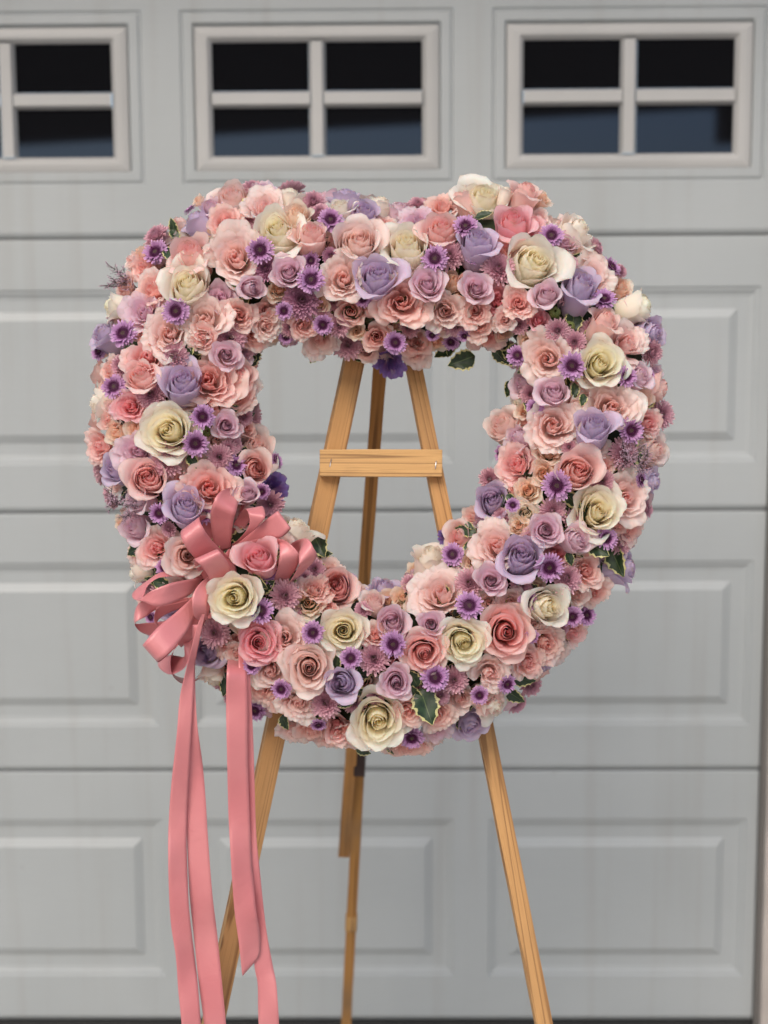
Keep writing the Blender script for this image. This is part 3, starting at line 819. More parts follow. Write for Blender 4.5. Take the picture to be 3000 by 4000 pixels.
# flowers as seen in the photograph. tile origin, then x y size(in 1/2.765 photo px) type colour [lean right, lean up]
T = {
(300,650): '''1650 280 400 R b -.1 .4|1425 400 240 R m -.2 .5|1290 350 150 S a -.7 .5|1250 545 330 R l -.55 .5|1220 465 170 D . -.5 .7
1065 565 160 B b -.7 .5|1600 575 330 O s 0 .3|850 740 290 M . -.5 .6|950 775 150 S m -.4 .4|850 925 310 D . -.35 .2|1195 885 450 R p -.1 .4
690 1060 280 O s -.5 .3|1175 1225 500 R c 0 .25|800 1290 380 O s -.4 .3|1560 1390 330 S m .1 .2|540 1240 330 X . -.5 .3|480 1310 280 O s -.8 .2
700 1560 370 O m -.15 .2|1070 1565 320 D . 0 .1|430 1550 260 O s -.7 .2|1390 1640 440 O b 0 .1|330 1500 260 R c -.93 .1|560 990 210 S b -.8 .4|650 900 160 S a -.8 .5''',
(900,650): '''250 225 260 M . .1 .6|400 240 240 O m .2 .6|360 400 400 O b 0 .5|650 270 320 R w .1 .8|720 470 310 R a .1 .45|900 375 260 M . 0 .5|960 490 210 M .
480 640 500 R c -.1 .25|190 735 230 M .|865 670 330 R p 0 .5|1080 575 290 D . 0 .3|1180 405 280 R w -.1 .6|1240 280 340 R l 0 .8|1430 450 360 R l .1 .4
1390 760 510 R b .05 .2|1640 760 260 S s|1640 360 290 R w .2 .8|30 950 520 O b -.05 .1|320 905 320 D .|1090 965 200 M n|380 1100 300 M n|620 1115 340 R m 0 .1
870 1225 320 D .|260 1305 250 R m .3 -.1|515 1320 250 S a|1580 1130 450 R l 0 .3|1200 1200 440 O b|55 1260 120 G . .2 .3|770 1440 420 M n|955 1485 240 S a
580 1560 210 D .|395 1555 260 S s|1300 1560 310 S s|1540 1530 160 B s .2 .1|100 1620 320 O s|800 1645 220 S s|1000 1645 230 M .''',
(1500,650): '''240 790 480 R c -.05 .35|370 570 340 O m 0 .5|170 420 270 R m .1 .7|370 410 220 M . 0 .7|620 400 300 O s -.1 .6|620 620 380 R p 0 .35
780 310 260 R s -.4 .7|1080 290 500 R c .1 .45|1330 240 170 R w .3 .8|1410 320 210 M . .1 .6|1560 220 330 R s .25 .6|1600 380 260 S b .2 .5|1600 620 240 S d
1390 540 430 R d -.05 .5|880 645 290 D . 0 .3|1000 740 400 R l 0 .5|550 995 310 D .|710 960 330 M .|1240 1100 360 M .|1650 990 590 R c .15 .15
470 1235 360 R m 0 .2|745 1190 210 B a 0 .3|860 1180 160 B s .1 .3|1000 1285 330 R m 0 .1|195 1460 500 O s|840 1440 190 B a .1 -.2|650 1560 400 O b 0 -.2
1230 1440 310 S d|1455 1470 290 O s|1400 1300 110 G .|970 1570 290 O s|600 1400 130 G . .2 .3''',
(2100,650): '''80 320 200 S a .6 .5|40 530 200 S b .3 .4|150 745 280 D . .1 .2|330 620 260 S b -.1 .5|470 640 440 R w .45 .5|310 800 240 R m 0 .2|480 890 280 R b .3 .6
640 880 230 M . .7 .2|600 1000 210 R m .3 .4|620 1185 420 O b .3 .2|800 1080 260 D . .5 .3|340 1050 220 M .|490 1215 440 R l .15 .5|95 1345 310 R m -.05 .2
930 1270 280 S a .4 .5|720 1430 290 D . .1 .4|900 1130 160 M . .7 .3|1180 1480 330 R c .8 .3|1060 1500 270 R m .4 .4|770 1610 310 R s .3 .5|190 1565 140 G .|15 1640 230 S d 0 .2''',
(300,1250): '''240 120 310 R l -.5 .4|500 145 330 D . -.15 .05|975 140 430 O b 0 .1|745 380 420 O p 0 .25|1050 395 330 M .|40 0 10 G .|1650 200 380 M .
1360 210 270 O s 0 -.3|1620 370 310 R m .2 0|665 565 340 R p -.1 .35|335 545 290 O s -.7 .2|480 500 270 M .|1130 615 420 R l .05 .35|1430 635 540 O s .1 .1
400 720 290 D . -.2 0|800 800 330 M . -.1 -.1|290 690 210 S s -.7 0|185 900 380 R w -.88 0|560 935 310 O d -.15 0|345 925 230 S b -.5 0|755 965 130 S a
970 1185 570 R c|620 1170 250 S a|390 1215 260 S a -.5 0|330 1080 210 S s|1450 900 240 B s 0 .4|1360 1045 290 D .|1600 1030 200 B s .2 .3|1410 1200 120 G .
1620 1130 270 R m|1280 1335 310 D .|1540 1480 290 M .|960 1520 380 M .|640 1405 390 O m -.1 .1|210 1370 340 O p -.6 -.1|370 1560 310 R l -.3 .3|1640 1390 210 M .''',
(900,1250): '''400 60 270 O b|220 150 310 O s .3 -.2|445 180 190 S a 0 -.6|600 180 190 D . 0 -.6|660 80 250 M . 0 -.3|800 60 270 O s|1000 50 240 D . 0 -.2|955 235 360 O b 0 -.55
1270 265 330 M . 0 -.35|1360 120 180 S a|1580 180 280 S s 0 -.1|1475 355 230 R b 0 -.2|1170 60 250 M .|120 565 320 R p .3 .2|165 370 210 S m .4 0|250 300 160 M . .5 0|70 830 310 O s .1 0
210 700 230 O b .5 0|20 1030 150 B s|150 1040 210 M . .4 0|20 1170 210 S m|185 1175 190 S s .3 0|290 1335 430 R b .25 .35|30 1355 210 M .|280 1600 340 R p .2 0|500 1520 210 D . .8 .1''',
(1500,1250): '''120 245 270 D . 0 -.2|345 240 300 S s .05 -.15|55 470 280 Z v 0 -.5|330 390 310 O b 0 -.7|590 40 260 S b|790 60 290 M . 0 -.4|520 160 170 D . 0 -.6|870 170 170 D . 0 -.5
560 255 230 S a 0 -.7|1000 60 290 O s|1110 175 340 O s 0 -.4|1290 135 180 S a|1290 10 210 O b|1560 230 220 S a|1440 385 250 D . -.1 0|1340 350 260 M . -.4 0|1460 50 220 M .
1450 680 240 R m -.5 0|1430 870 220 R w -.6 .1|1580 800 230 M .|1630 950 210 D .|1500 980 170 S a|1240 1100 350 R b -.4 .3|1400 1260 280 R m -.6 .1|1265 1445 200 D . -.6 0
1400 1560 400 O p|1510 1230 110 G .''',
(2100,1250): '''90 400 470 O b|220 120 270 M .|350 60 140 G .|400 240 260 M .|370 495 320 D .|700 445 500 R c .05 .1|1000 225 430 O b|1290 120 340 R l .5 .1|1240 350 280 M . .4 0
960 610 250 D . .1 .1|1140 570 260 R m .3 .3|1210 590 160 D . .7 0|1300 560 170 S m .6 .1|1370 740 300 R p .9 -.1|170 745 340 R m -.05 .2|400 885 200 S s
790 935 530 O b 0 .1|1140 835 260 S a .2 .2|1340 1020 310 M . .6 -.1|1220 1115 270 O p .4 -.1|190 1125 490 O b 0 .1|620 1085 380 R l 0 .45|1010 1195 310 D .|450 1065 110 G .
130 1390 270 S a 0 .3|340 1370 170 M .|930 1440 330 M .|1310 1390 360 R b .5 0|960 1540 300 X . .1 .3|1130 1590 260 X . .2 .2|450 1610 470 R p 0 .15|60 1650 250 S a''',
(300,1850): '''765 30 440 R p .1 .15|1440 150 500 O p|600 270 270 R m -.5 .1|1180 300 400 R l .1 .35|890 430 240 D . 0 -.3|460 310 280 X . -.4 .3|620 350 200 X . 0 .4|560 430 200 X . -.3 -.2
575 565 330 R m -.35 .1|455 530 180 S a -.7 0|850 800 370 O p -.2 0|990 600 180 M .|1200 880 440 R b .15 0|950 1015 230 D .|740 1075 260 M . -.3 -.1|640 860 270 O s -.7 0
590 1090 210 R w -.9 -.1|800 1550 170 D .|900 1300 240 M .|1000 1450 260 R l -.3 0|720 1380 230 S s -.6 -.1''',
(900,1850): '''170 195 260 R m .05 .2|340 195 200 D . .1 .1|430 335 310 M . .2 0|730 540 400 R w .3 .7|500 170 300 Z v .6 .1|290 870 370 R d -.05 .3|600 730 190 O b|910 1030 240 M .
800 1110 170 M .|1080 1050 260 O b .2 .3|920 1215 290 O s|1140 1215 430 R p 0 .15|1280 1170 220 D . .6 .2|30 1345 520 R c|590 1320 350 M .|330 1485 300 D .|845 1395 310 S a 0 .1
1060 1435 170 S s|1430 1470 200 M .|1550 1345 240 R b 0 .5|1370 1270 190 S b''',
(1500,1850): '''10 1190 330 R l .1 .7|300 1190 240 M . 0 .5|520 840 430 R w .05 .7|1160 265 380 R l -.1 .2|1140 60 240 M . -.4 0|1550 175 270 S a|1380 170 160 B s|1530 425 310 S w
1390 340 170 D .|930 460 220 S b -.5 .1|1010 470 210 B m|775 685 300 R p -.4 .1|660 690 160 Z v -.3 0|1210 760 490 O b|740 875 270 D .|960 915 260 S a|800 990 240 B m -.3 .3
1450 555 210 S a|1490 860 450 R l 0 .25|1160 1145 320 R m|920 1180 330 M .|590 1260 510 O b|920 1425 330 D .|355 1220 200 S b|205 1320 240 S a|50 1345 240 S a|335 1400 200 S a
80 1585 340 R m|510 1625 270 R m|1560 720 220 S m|1630 600 180 B s''',
(2100,1850): '''210 130 350 D .|680 385 550 R c .05 .15|950 260 490 O b .2 .1|700 80 270 M .|165 405 300 M .|95 605 330 R m|470 705 310 R m .3 .1|1290 95 270 R l .7 -.1|1120 70 190 D . .6 .2
990 610 280 O s .3 -.2|1170 385 220 M . .6 -.1|740 700 270 D .|900 770 250 M . .4 -.2|210 870 270 S d|125 1015 340 D .|320 1130 340 M .|540 1045 330 O s .2 0|1010 1010 360 R l .72 .1
620 1275 290 O s .2 -.2|450 1325 230 S b|150 1430 420 R c .25 .05|375 1545 250 D . .1 -.1|530 1530 240 D . .3 -.1|400 1650 210 S s|740 1240 150 B s .5 -.3|880 560 200 S s .3 -.2''',
(300,2450): '''1490 60 330 M .|1390 295 330 R l -.1 0|1540 490 280 S s 0 -.4|1480 600 280 R w 0 -.75|800 100 180 R l -.5 -.5|1250 0 200 S b''',
(900,2450): '''310 165 440 R d .05 .05|590 110 440 O b|890 60 270 D .|1220 35 460 R c 0 .1|440 490 390 O b 0 -.2|850 440 520 R b .05 .05|1300 335 260 D .|1550 335 350 M .
1180 605 360 R l -.15 .1|550 670 240 D .|340 690 330 O s -.2 -.4|745 835 360 O b 0 -.2|560 860 270 O s -.2 -.5|1030 815 350 M .|950 1055 190 D . 0 -.5|1150 1100 310 S p 0 -.1
700 1160 310 O b -.1 -.7|870 1150 310 O s 0 -.7|1600 1030 590 R c .05 -.1|1290 1200 310 O s 0 -.7|1100 1230 270 O s 0 -.7|1500 1280 170 D . 0 -.8|1560 70 250 O s|230 420 210 D .|1580 1290 220 S b 0 -.8''',
(1500,2450): '''100 185 310 D .|440 285 450 R p 0 -.05|860 170 490 R c 0 -.05|1330 55 560 R p 0 .05|135 605 340 R m|250 60 210 B m|140 370 210 B d|550 545 330 D .|760 570 310 M .|610 740 230 M .
265 920 280 O s|590 970 310 O s|830 790 290 S b|1150 510 350 O b .1 -.2|1030 735 220 D .|1330 615 230 D . .5 -.4|1120 800 290 O p .2 -.3|1220 860 340 R w .5 -.3|960 1080 330 R l .2 -.3
300 1195 290 D . 0 -.4|560 1130 280 O m 0 -.5|250 1330 380 O s 0 -.8|490 1240 270 O b .1 -.8|1570 400 310 O s .3 -.2|70 1330 210 S b 0 -.8|1600 100 170 D .''',
(2100,2450): '''110 185 350 O s .3 -.2|410 80 250 O p .5 -.2|120 430 200 R l .7 -.6|180 310 270 O b .3 -.5''',
}
K = 600/1659
for (ox, oy), txt in T.items():
    for it in txt.replace('\n', '|').split('|'):
        p = it.split()
        if len(p) < 4: continue
        x, y, s = ox + float(p[0])*K, oy + float(p[1])*K, float(p[2])*K
        if s < 20: continue
        col = p[4] if len(p) > 4 else '.'
        d = (float(p[5]), float(p[6])) if len(p) > 6 else None
        if d is None and p[3] in 'RDMS':
            a_, rho_ = ring_rho(x, y)
            k_ = .30*max(-1, min(1, rho_)); d = (math.cos(math.radians(a_))*k_, math.sin(math.radians(a_))*k_ + .06)
        flower(x, y, s, p[3], col, d, .022 if (ox, oy) == (900, 1850) and p[0] in ('290', '30') else 0.0)
# leaves that show
LV = '''300 650 1040 650 200 110|300 1250 1190 300 230 100|300 1250 1330 330 170 20|300 1250 1250 1530 190 -50|900 1250 375 235 150 250|900 1250 235 420 130 250|900 1250 930 370 250 240
1500 650 1310 370 230 80|1500 650 1400 380 150 20|1500 650 490 1470 200 -60|1500 650 230 1250 180 -20|1500 1250 640 360 220 200|1500 1250 720 300 220 260|1500 1250 850 440 330 205|1500 1250 1240 390 260 -60
1500 1250 1350 740 200 -100|1500 1250 780 270 150 40|1500 1850 720 925 170 80|1500 1850 920 560 130 -40|1500 1850 1370 270 140 -40|2100 1250 410 760 200 -80|2100 1250 490 860 150 -100|2100 650 400 990 190 30
2100 1850 640 800 320 -30|2100 1850 840 930 420 -70|2100 1850 350 920 160 -60|300 1850 830 1155 220 150|300 1850 910 1180 220 -10|300 1850 1130 1395 200 -10|900 1850 960 780 280 -60|900 1850 1000 870 220 10
900 1850 920 850 180 -40|900 1850 225 1115 180 100|900 1850 390 1220 220 40|900 1850 300 1170 260 -40|900 2450 910 240 230 -20|900 2450 1150 370 200 90|900 2450 580 1030 190 -80|900 2450 1430 1340 190 -20
1500 2450 455 850 430 -70|1500 2450 330 710 230 130|1500 2450 320 560 220 120|1500 2450 60 1310 160 -60|900 1250 30 960 160 30|900 2450 1220 820 200 0|300 650 1060 740 180 -60|900 1250 1400 430 120 -10'''
for it in LV.replace('\n', '|').split('|'):
    ox, oy, x, y, s, a = map(float, it.split())
    leaf(ox + x*K, oy + y*K, s*K*.95, a, .012 if s > 250 else .0)

# ------------------------------------------------------------------ fill the gaps between the flowers
placed_fixed = list(placed)
def gap(px, py, r, f):
    for (x, y, q, t) in placed:
        if math.hypot(px - x, py - y) < f*(q + r): return False
    return True
nf = 0
for tr in range(9000):
    a = rr.uniform(0, 360); ri, ro = rin(a), rout(a)
    t = rr.uniform(-.02, 1.02); r = ri + t*(ro - ri)
    px, py = WC[0] + r*math.cos(math.radians(a)), WC[1] - r*math.sin(math.radians(a))
    s = rr.choice([64, 76, 90])
    if math.hypot(px - 870, (py - 2215)*.8) < 150: continue
    if gap(px, py, s/2, .80 if tr < 5000 else .72):
        ty, c = rr.choice([('S','s'),('S','b'),('S','a'),('M','.'),('M','.'),('D','.'),('O','s'),('O','b'),('S','m'),('B','s')])
        flower(px, py, s*1.2, ty, c, None, -.018); nf += 1
print('fill', nf, 'placed', len(placed))
# flanks of the ring, turned outward and inward, seen at the silhouette and from the side
def flank(a, side, depth, s, ty, c):
    r = rout(a) + 5 if side > 0 else rin(a) - 5
    px, py = WC[0] + r*math.cos(math.radians(a)), WC[1] - r*math.sin(math.radians(a))
    P = on_easel(px, py, W_OFF + depth)
    ar = math.radians(a)
    ax = ((RIGHT*math.cos(ar) + UP*math.sin(ar))*side + EN*(.25 if depth > 0 else -.2)).normalized()
    me, outs = LIB[ty][rr.randrange(len(LIB[ty]))]
    mat = MAT['M'] if ty == 'M' else MAT[c]
    o = inst(NAMES[ty], me, wreath, mat); place(o, P, ax, rr.uniform(0, 6), s*px2m(P))
    for pm in outs:
        inst('petal' if ty in 'RO' else 'flower_centre', pm, o, mat if ty in 'RO' else MAT['mumeye'])
for side, n_, in ((1, 46), (-1, 20)):
    for k in range(n_):
        a = 360*k/n_ + rr.uniform(-2, 2)
        ty, c = rr.choice([('S','s'),('S','b'),('O','b'),('M','.'),('O','s'),('S','m')])
        flank(a, side, rr.uniform(-.03, -.005), rr.uniform(105, 135), ty, c)

# moss body under the flowers
g = Geo(); nA, nB = 96, 14; V = []
for i in range(nA):
    a = 360*i/nA; ri, ro = rin(a), rout(a)
    for j in range(nB):
        b_ = 2*PI*j/nB; rho = .80*math.cos(b_); h = (DOME*.62 if math.sin(b_) > 0 else .035)*math.sin(b_)
        r = ri + (rho + 1)/2*(ro - ri)
        P = on_easel(WC[0] + r*math.cos(math.radians(a)), WC[1] - r*math.sin(math.radians(a)), W_OFF + h)
        V.append(tuple(P - wreath_loc + Vector([mnoise.noise(P*60 + Vector((k*9, 0, 0)))*.008 for k in range(3)])))
Fc = []
for i in range(nA):
    for j in range(nB):
        i2, j2 = (i+1) % nA, (j+1) % nB
        Fc.append((i*nB+j, i*nB+j2, i2*nB+j2, i2*nB+j))
link('wreath_base', mesh('wreath_base', V, Fc), wreath, M_MOSS)
# dark green leaves filling the depth between the heads
gl = Geo()
src = []
for me in LEAVES[:3]:
    vv = np.array([v.co[:] for v in me.vertices]); cc = np.array([me.color_attributes['fc'].data[i].color[:3] for i in range(len(vv))])
    src.append((vv, [tuple(p.vertices) for p in me.polygons], cc))
for k in range(420):
    a = rr.uniform(0, 360); t = rr.uniform(.05, .95); r = rin(a) + t*(rout(a) - rin(a))
    P, _, rho = surf(WC[0] + r*math.cos(math.radians(a)), WC[1] - r*math.sin(math.radians(a)), -.022)
    ar = math.radians(a); nrm = ((RIGHT*math.cos(ar) + UP*math.sin(ar))*rho*.8 + EN).normalized()
    x = (nrm.orthogonal().normalized()); x = Matrix.Rotation(rr.uniform(0, 6.28), 3, nrm) @ x; x = (x + nrm*rr.uniform(.1, .7)).normalized()
    z = (nrm - x*nrm.dot(x)).normalized(); y = z.cross(x); s = rr.uniform(.022, .036)
    M3 = np.array(Matrix((x, y, z)).transposed())*s
    vv, ff, cc = src[k % 3]
    gl.add(vv @ M3.T + np.array(P - wreath_loc), ff, cc)
tag(link('foliage', gl.build('foliage'), wreath, M_LEAF), kind='stuff')

# ------------------------------------------------------------------ easel
easel = empty('easel', (0, 0, 0)); 
tag(easel, 'tall weathered pine three legged easel standing behind the wreath', 'easel')
def lumber(name, A, B, wv, dv, w_, d_, mat, parent=easel, bev=.0012, trim=None):
    """squared timber from A to B; wv is the width direction, local z runs along the grain"""
    z = (B - A).normalized(); L = (B - A).length
    x = (wv - z*wv.dot(z)).normalized(); y = z.cross(x)
    if y.dot(dv) < 0: y = -y; x = -x
    me = bpy.data.meshes.new(name); bm = bmesh.new()
    bmesh.ops.create_cube(bm, size=1.0)
    for v in bm.verts: v.co = Vector((v.co.x*w_, v.co.y*d_, (v.co.z + .5)*L))
    bmesh.ops.bevel(bm, geom=list(bm.edges), offset=bev, segments=2, affect='EDGES', profile=.6)
    bmesh.ops.subdivide_edges(bm, edges=[e for e in bm.edges if abs((e.verts[0].co - e.verts[1].co).z) > L*.5], cuts=40)
    for v in bm.verts:
        k = mnoise.noise(Vector((v.co.x*40, v.co.y*40, v.co.z*18)) + Vector((len(COL.objects), 0, 0)))
        v.co.x += k*.0006; v.co.y += k*.0005
    bm.to_mesh(me); bm.free()
    o = link(name, me, parent, mat)
    o.matrix_world = Matrix.Translation(A) @ Matrix((x, y, z)).transposed().to_4x4()
    o.matrix_parent_inverse = Matrix.Identity(4)
    return o
PINE = (s_(196,150,98), s_(126,88,54))
def ray_ground(P, Q, z=.0):               # carry the line from P through Q down to the ground
    t = (z - P.z)/(Q.z - P.z); return P + (Q - P)*t
wl = .0275
# front legs: centre lines read off the photograph
La, Lb = on_easel(1384, 1400), on_easel(842, 3950)
Ra, Rb = on_easel(1609, 1400), on_easel(2122, 3990)
tl = (La - Lb).normalized(); trr = (Ra - Rb).normalized()
topL, topR = La + tl*.19, Ra + trr*.19
yawL = Matrix.Rotation(math.radians(17), 3, 'Z'); yawR = Matrix.Rotation(math.radians(7), 3, 'Z')
lumber('leg', ray_ground(La, Lb), topL, yawL @ RIGHT, FWD, wl, .019, wood_mat('pine_left', *PINE, .7, 1.0, 3.1))
lumber('leg', ray_ground(Ra, Rb), topR, yawR @ RIGHT, FWD, .0215, .019, wood_mat('pine_right', *PINE, .22, 1.0, 7.7))
# cross bar on the front of the legs, with its staples
off = .0115
bl, br = on_easel(1250, 1809, off+.009), on_easel(1727, 1810, off+.009)
wood_bar = wood_mat('pine_bar', s_(204,162,108), s_(122,90,60), .9, 1.0, 1.2)
bh = 106*px2m(bl)
bar_o = lumber('crossbar', bl, br, UP, EN, bh, .017, wood_bar, bev=.001)
M_STEEL = simple('staple_wire', (.55, .55, .56), .3, .5, 1.0)
for (px, py, tl_) in ((1291, 1808, .35), (1702, 1816, .15)):
    g = Geo(); P = on_easel(px, py, off+.018); u = (UP*1.0 + RIGHT*tl_*.6).normalized()
    n_ = EN*1.0
    tube(g, [P - u*.0052 - n_*.004, P - u*.0052 + n_*.0004, P + u*.0052 + n_*.0004, P + u*.0052 - n_*.004], .0007, 6)
    o = link('staple', g.build('staple'), easel, M_STEEL)
    if tl_: o.parent = bar_o; o.matrix_parent_inverse = bar_o.matrix_basis.inverted() if False else Matrix.Identity(4); o.matrix_basis = bar_o.matrix_world.inverted() if False else bar_o.matrix_basis.inverted()
# hinge block at the top joins the three legs
hp = (topL + topR)/2 - tl*.03
lumber('hinge_block', hp + RIGHT*-.045 - EN*.012, hp + RIGHT*.045 - EN*.012, UP, EN, .04, .012, wood_mat('pine_block', *PINE, .3, 1.0, 5.5))
# back leg in two lapped boards
def back(px, py, Y): return on_y(px, py, Y)
HT = back(1492, 1330, 2.03)
UA = back(1343, 3337, 2.42); 
wd_b = wood_mat('pine_back', s_(172,124,70), s_(104,70,40), .5, 1.0, 9.3)
up_dir = (HT - UA).normalized(); HTT = HT + up_dir*.10
lumber('back_leg', UA, HTT, RIGHT, FWD, 47*px2m(back(1400, 2600, 2.25)), .016, wd_b)
LA_, LB_ = back(1411, 2850, 2.345), back(1352, 4000, 2.50)
lumber('leg_extension', ray_ground(LA_, LB_), LA_, RIGHT, FWD, 42*px2m(LA_), .016, wood_mat('pine_extension', s_(160,116,64), s_(84,54,34), .75, 1.2, 4.4))
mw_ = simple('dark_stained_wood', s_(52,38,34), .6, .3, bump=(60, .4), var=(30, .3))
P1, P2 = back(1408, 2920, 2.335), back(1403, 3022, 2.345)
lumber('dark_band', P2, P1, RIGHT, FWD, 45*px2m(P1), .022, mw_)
P1, P2 = back(1374, 3570, 2.44), back(1371, 3632, 2.445)
lumber('knot', P2, P1, RIGHT, FWD, 47*px2m(P1), .020, wood_mat('pine_knot', s_(172,134,84), s_(90,58,40), .9, 2.0, 2.0), bev=.004)

# ------------------------------------------------------------------ satin ribbon
def satin():
    m, n, b = new_mat('coral_satin')
    tc = n.nodes.new('ShaderNodeTexCoord')
    nz = n.nodes.new('ShaderNodeTexNoise'); nz.inputs['Scale'].default_value = 9; nz.inputs['Detail'].default_value = 3
    n.links.new(tc.outputs['Object'], nz.inputs['Vector'])
    c = ramp(n, nz.outputs[0], [(.3, s_(211,126,130)), (.7, s_(221,141,143))])
    at = n.nodes.new('ShaderNodeAttribute'); at.attribute_name = 'fc'
    sp = n.nodes.new('ShaderNodeSeparateColor'); n.links.new(at.outputs['Color'], sp.inputs[0])
    e = mathn(n, 'ABSOLUTE', mathn(n, 'SUBTRACT', sp.outputs[0], .5))
    ed = ramp(n, e, [(.475, 0.0), (.485, 1.0)])
    c = mixc(n, mathn(n, 'MULTIPLY', ed, .3), c, s_(226,136,140))
    n.links.new(c, b.inputs['Base Color']); b.inputs['Roughness'].default_value = .34
    b.inputs['Specular IOR Level'].default_value = .9; b.inputs['Specular Tint'].default_value = (1, .8, .8, 1)
    b.inputs['Anisotropic'].default_value = .5
    b.inputs['Sheen Weight'].default_value = .25; b.inputs['Sheen Tint'].default_value = (1, .7, .72, 1)
    wv = n.nodes.new('ShaderNodeTexNoise'); wv.inputs['Scale'].default_value = 900; wv.inputs['Detail'].default_value = 1
    n.links.new(tc.outputs['Object'], wv.inputs['Vector'])
    cr = n.nodes.new('ShaderNodeTexNoise'); cr.inputs['Scale'].default_value = 26; cr.inputs['Detail'].default_value = 3; cr.inputs['Distortion'].default_value = 1.2
    n.links.new(tc.outputs['Object'], cr.inputs['Vector'])
    bp = n.nodes.new('ShaderNodeBump'); bp.inputs['Strength'].default_value = .35; bp.inputs['Distance'].default_value = .004
    n.links.new(mathn(n, 'ADD', cr.outputs[0], mathn(n, 'MULTIPLY', wv.outputs[0], .08)), bp.inputs['Height']); n.links.new(bp.outputs[0], b.inputs['Normal'])
    tr = n.nodes.new('ShaderNodeBsdfTranslucent'); n.links.new(c, tr.inputs[0])
    mx = n.nodes.new('ShaderNodeMixShader'); mx.inputs[0].default_value = .12
    n.links.new(b.outputs[0], mx.inputs[1]); n.links.new(tr.outputs[0], mx.inputs[2])
    n.links.new(mx.outputs[0], n.nodes['Material Output'].inputs[0])
    return m
M_SATIN = satin()
def catmull(P, n):
    P = np.asarray(P, float); P = np.vstack([2*P[0]-P[1], P, 2*P[-1]-P[-2]]); out = []
    for i in range(1, len(P)-2):
        for t in np.linspace(0, 1, n, endpoint=False):
            p0, p1, p2, p3 = P[i-1:i+3]
            out.append(.5*((2*p1) + (-p0+p2)*t + (2*p0-5*p1+4*p2-p3)*t*t + (-p0+3*p1-3*p2+p3)*t**3))
    out.append(P[-2]); return np.array(out)
bow_loc = on_easel(905, 2230, .13)
bow = empty('ribbon_bow', bow_loc)
tag(bow, 'coral pink satin ribbon bow with long hanging tails, pinned to the wreath', 'bow')
def strip(name, E1, E2, n=10, nw=6, sag=.0, thick=.00025):
    A, B = catmull(E1, n), catmull(E2, n)
    V = []; C = []
    for i, (a, b) in enumerate(zip(A, B)):
        for j in range(nw+1):
            t = j/nw; p = a*(1-t) + b*t
            V.append(p); C.append((t, i/len(A), .5))
    V = np.array(V) - np.array(bow_loc); Fc = grid_faces(nw+1, len(A))
    me = mesh(name, V, Fc, True, np.array(C))
    o = link(name, me, bow, M_SATIN)
    md = o.modifiers.new('thickness', 'SOLIDIFY'); md.thickness = thick; md.offset = 0
    return o
def zp(x, y, d):                         # bow detail coordinates -> point in the scene, d metres before the easel
    return tuple(on_easel(500 + .4822*x, 2000 + .4822*y, d))
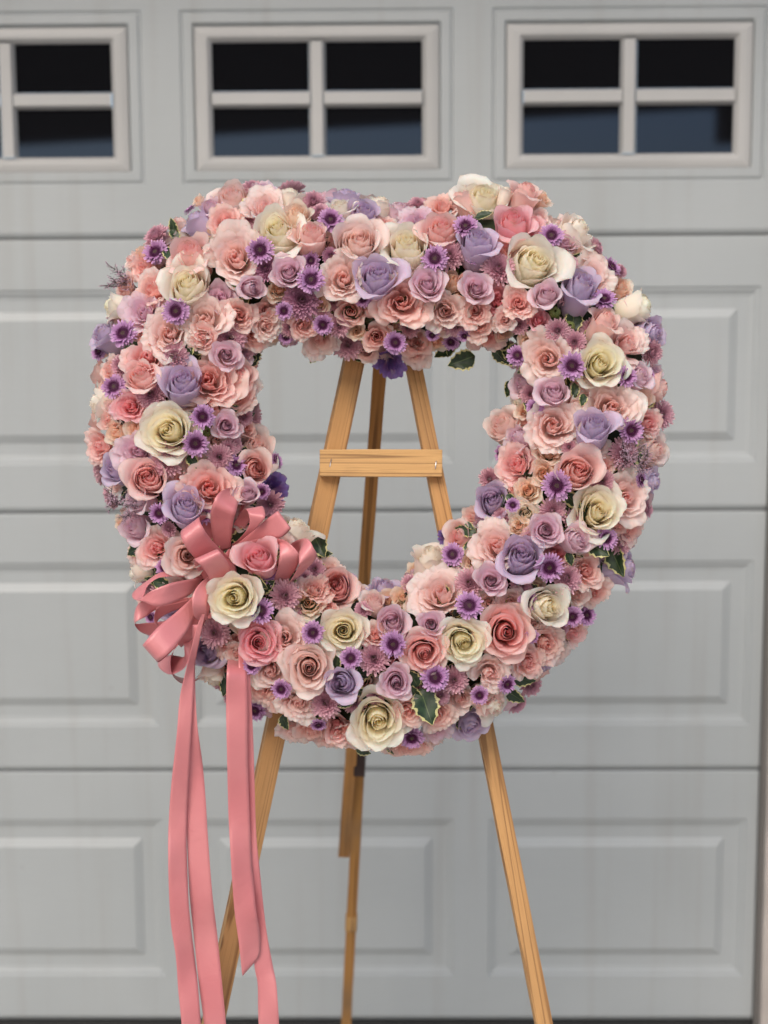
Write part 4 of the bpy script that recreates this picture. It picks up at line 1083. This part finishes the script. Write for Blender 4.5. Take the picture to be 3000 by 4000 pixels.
LOOPS = {
 'L1': '700 500 .12 850 400 .13|530 360 .17 690 240 .17|450 250 .19 610 130 .19|425 165 .18 578 45 .18|470 150 .145 640 35 .145|600 300 .125 760 150 .125|720 420 .11 840 320 .11',
 'L7': '700 650 .15 860 530 .15|640 500 .18 810 410 .18|570 415 .195 750 328 .195|532 383 .182 715 303 .182|540 430 .155 700 380 .155|610 530 .135 720 480 .135|680 600 .12 760 540 .12',
 'L2': '700 330 .12 830 300 .12|668 60 .15 850 100 .15|690 -70 .17 880 -20 .16|750 -165 .165 900 -120 .13|870 -195 .14 900 -190 .10|950 -100 .13 870 -90 .09|900 50 .125 800 60 .09|810 230 .12 740 250 .09',
 'L3': '830 270 .12 850 285 .12|905 214 .15 960 195 .15|980 109 .17 1060 110 .17|975 10 .178 1112 35 .178|942 -22 .160 1085 -50 .160|890 40 .135 1020 20 .135|845 120 .125 960 110 .125|815 230 .115 880 200 .115',
 'L4': '830 290 .12 840 310 .12|980 180 .145 1060 240 .145|1115 65 .168 1220 212 .168|1203 0 .178 1308 138 .178|1213 -2 .165 1314 142 .165|1160 80 .145 1250 200 .135|1000 220 .115 1060 290 .115',
 'L5': '830 330 .12 860 440 .12|950 245 .14 960 335 .135|1090 214 .16 1090 300 .14|1200 213 .17 1175 290 .145|1300 250 .178 1222 262 .165|1384 345 .175 1228 362 .178|1372 440 .155 1205 477 .16|1280 578 .12 1170 584 .125',
 'L6': '1200 400 .11 1240 470 .11|1300 275 .13 1360 400 .125|1380 225 .15 1400 330 .135|1455 218 .172 1385 322 .170|1500 285 .180 1385 410 .180|1528 364 .168 1375 455 .172|1440 470 .14 1300 575 .14|1320 580 .11 1240 600 .11',
 'L8': '620 545 .13 620 520 .13|440 525 .14 440 488 .135|290 525 .15 270 488 .14|215 550 .155 150 560 .145|158 600 .16 70 620 .15|135 660 .172 34 665 .158|120 700 .182 48 706 .170|180 645 .19 120 725 .185|335 580 .185 260 765 .185|480 548 .16 470 690 .16|610 528 .13 560 615 .13',
 'L9': '540 690 .12 560 760 .12|360 700 .14 380 775 .13|200 690 .15 225 795 .14|90 740 .155 150 845 .15|52 820 .145 62 893 .155|56 900 .125 70 940 .12|140 900 .11 130 985 .10|300 880 .10 280 1010 .09|450 800 .10 450 900 .09',
 'L9b': '520 700 .13 540 760 .125|350 745 .145 400 790 .135|245 765 .155 290 840 .14|214 840 .155 238 890 .135|220 905 .135 268 938 .12|300 930 .115 330 900 .11',
 'L10': '570 610 .13 650 650 .13|510 700 .15 540 850 .15|390 810 .17 480 960 .17|240 935 .19 380 1090 .19|145 1045 .195 290 1175 .195|119 1083 .182 237 1214 .182|160 1080 .155 270 1205 .155|280 990 .13 370 1110 .13|430 820 .11 500 930 .11',
 'L11': '660 520 .14 720 560 .14|590 570 .17 680 600 .155|530 660 .182 650 670 .17|520 760 .182 640 770 .172|540 850 .165 645 850 .155|600 885 .14 670 860 .13|640 840 .12 690 790 .12',
 'L12': '560 900 .11 600 960 .11|450 980 .13 540 1020 .13|455 1090 .14 510 1120 .14|455 1170 .13 470 1245 .15|400 1165 .11 405 1298 .14|340 1160 .10 330 1315 .13|290 1170 .09 255 1265 .10|300 1130 .08 252 1210 .07|420 1000 .08 380 1080 .07',
 'L13': '560 920 .11 520 900 .09|450 1030 .13 400 1010 .10|355 1150 .14 365 1150 .09|345 1260 .14 352 1262 .08|372 1340 .13 382 1322 .07|445 1390 .11 450 1345 .06|545 1370 .09 548 1352 .06|610 1320 .07 620 1305 .05',
 'L14': '640 640 .12 700 700 .12|560 800 .14 620 900 .13|470 930 .155 560 1000 .14|400 1040 .15 450 1080 .13|420 1060 .12 440 1090 .11|520 940 .10 560 1000 .10',
 'L15': '690 470 .15 850 560 .13|760 380 .145 880 500 .125|820 300 .135 880 470 .11|860 330 .11 900 520 .10',
}
for nm, t in LOOPS.items():
    P = [list(map(float, q.split())) for q in t.split('|')]
    strip('loop', [zp(*p[:3]) for p in P], [zp(*p[3:]) for p in P])
def tp(x, y, Y): return tuple(on_y(x, y, Y))
TAILS = {
 't1': (1.722, '790 2400 800 2400|772 2440 792 2440|745 2540 768 2560|728 2610 762 2600|702 2727 757 2680|690 2872 748 2850|668 3075 734 3106|658 3233 729 3233|657 3360 731 3360|660 3486 737 3518|668 3613 747 3625|687 3739 763 3758|696 3866 775 3866|709 4000 785 4000|716 4160 796 4160|735 4400 815 4400'),
 't2': (1.735, '750 2440 790 2440|752 2540 768 2520|746 2650 762 2640|730 2850 770 2822|712 3050 791 2980|716 3150 804 3130|728 3240 811 3252|740 3486 829 3486|759 3676 848 3644|778 3853 867 3834|797 4000 883 4000|810 4150 893 4150|820 4400 903 4400'),
 't3': (1.722, '905 2480 950 2480|892 2560 962 2560|886 2620 965 2620|883 2758 967 2760|886 2916 968 2950|892 3170 975 3180|902 3360 984 3360|915 3549 1000 3549|930 3660 1014 3630|938 3730 1018 3690|944 3790 1008 3740|948 3813 952 3808'),
 't4': (1.738, '930 2500 965 2500|932 2600 975 2600|935 2900 990 2900|950 3233 1000 3233|965 3400 1014 3390|985 3600 1038 3613|993 3765 1063 3758|1006 3840 1079 3840|1008 3930 1086 3930|1010 4000 1090 4000|1014 4150 1094 4150|1020 4400 1100 4400'),
}
for nm, (Y, t) in TAILS.items():
    A, B = [], []
    for q in t.split('|'):
        x1, y1, x2, y2 = map(float, q.split())
        if nm in ('t3', 't4') and y1 < 2570: Y_ = Y + .06
        else: Y_ = Y
        k = .004*math.sin(y1*.011 + Y*50) + (Y_ - Y); e = .003*math.sin(y1*.017 + 1)
        A.append(tp(x1, y1, Y + k - e)); B.append(tp(x2, y2, Y + k + e + (.008 if nm in ('t1','t3') else 0)))
    strip('tail', A, B, 6, 6)
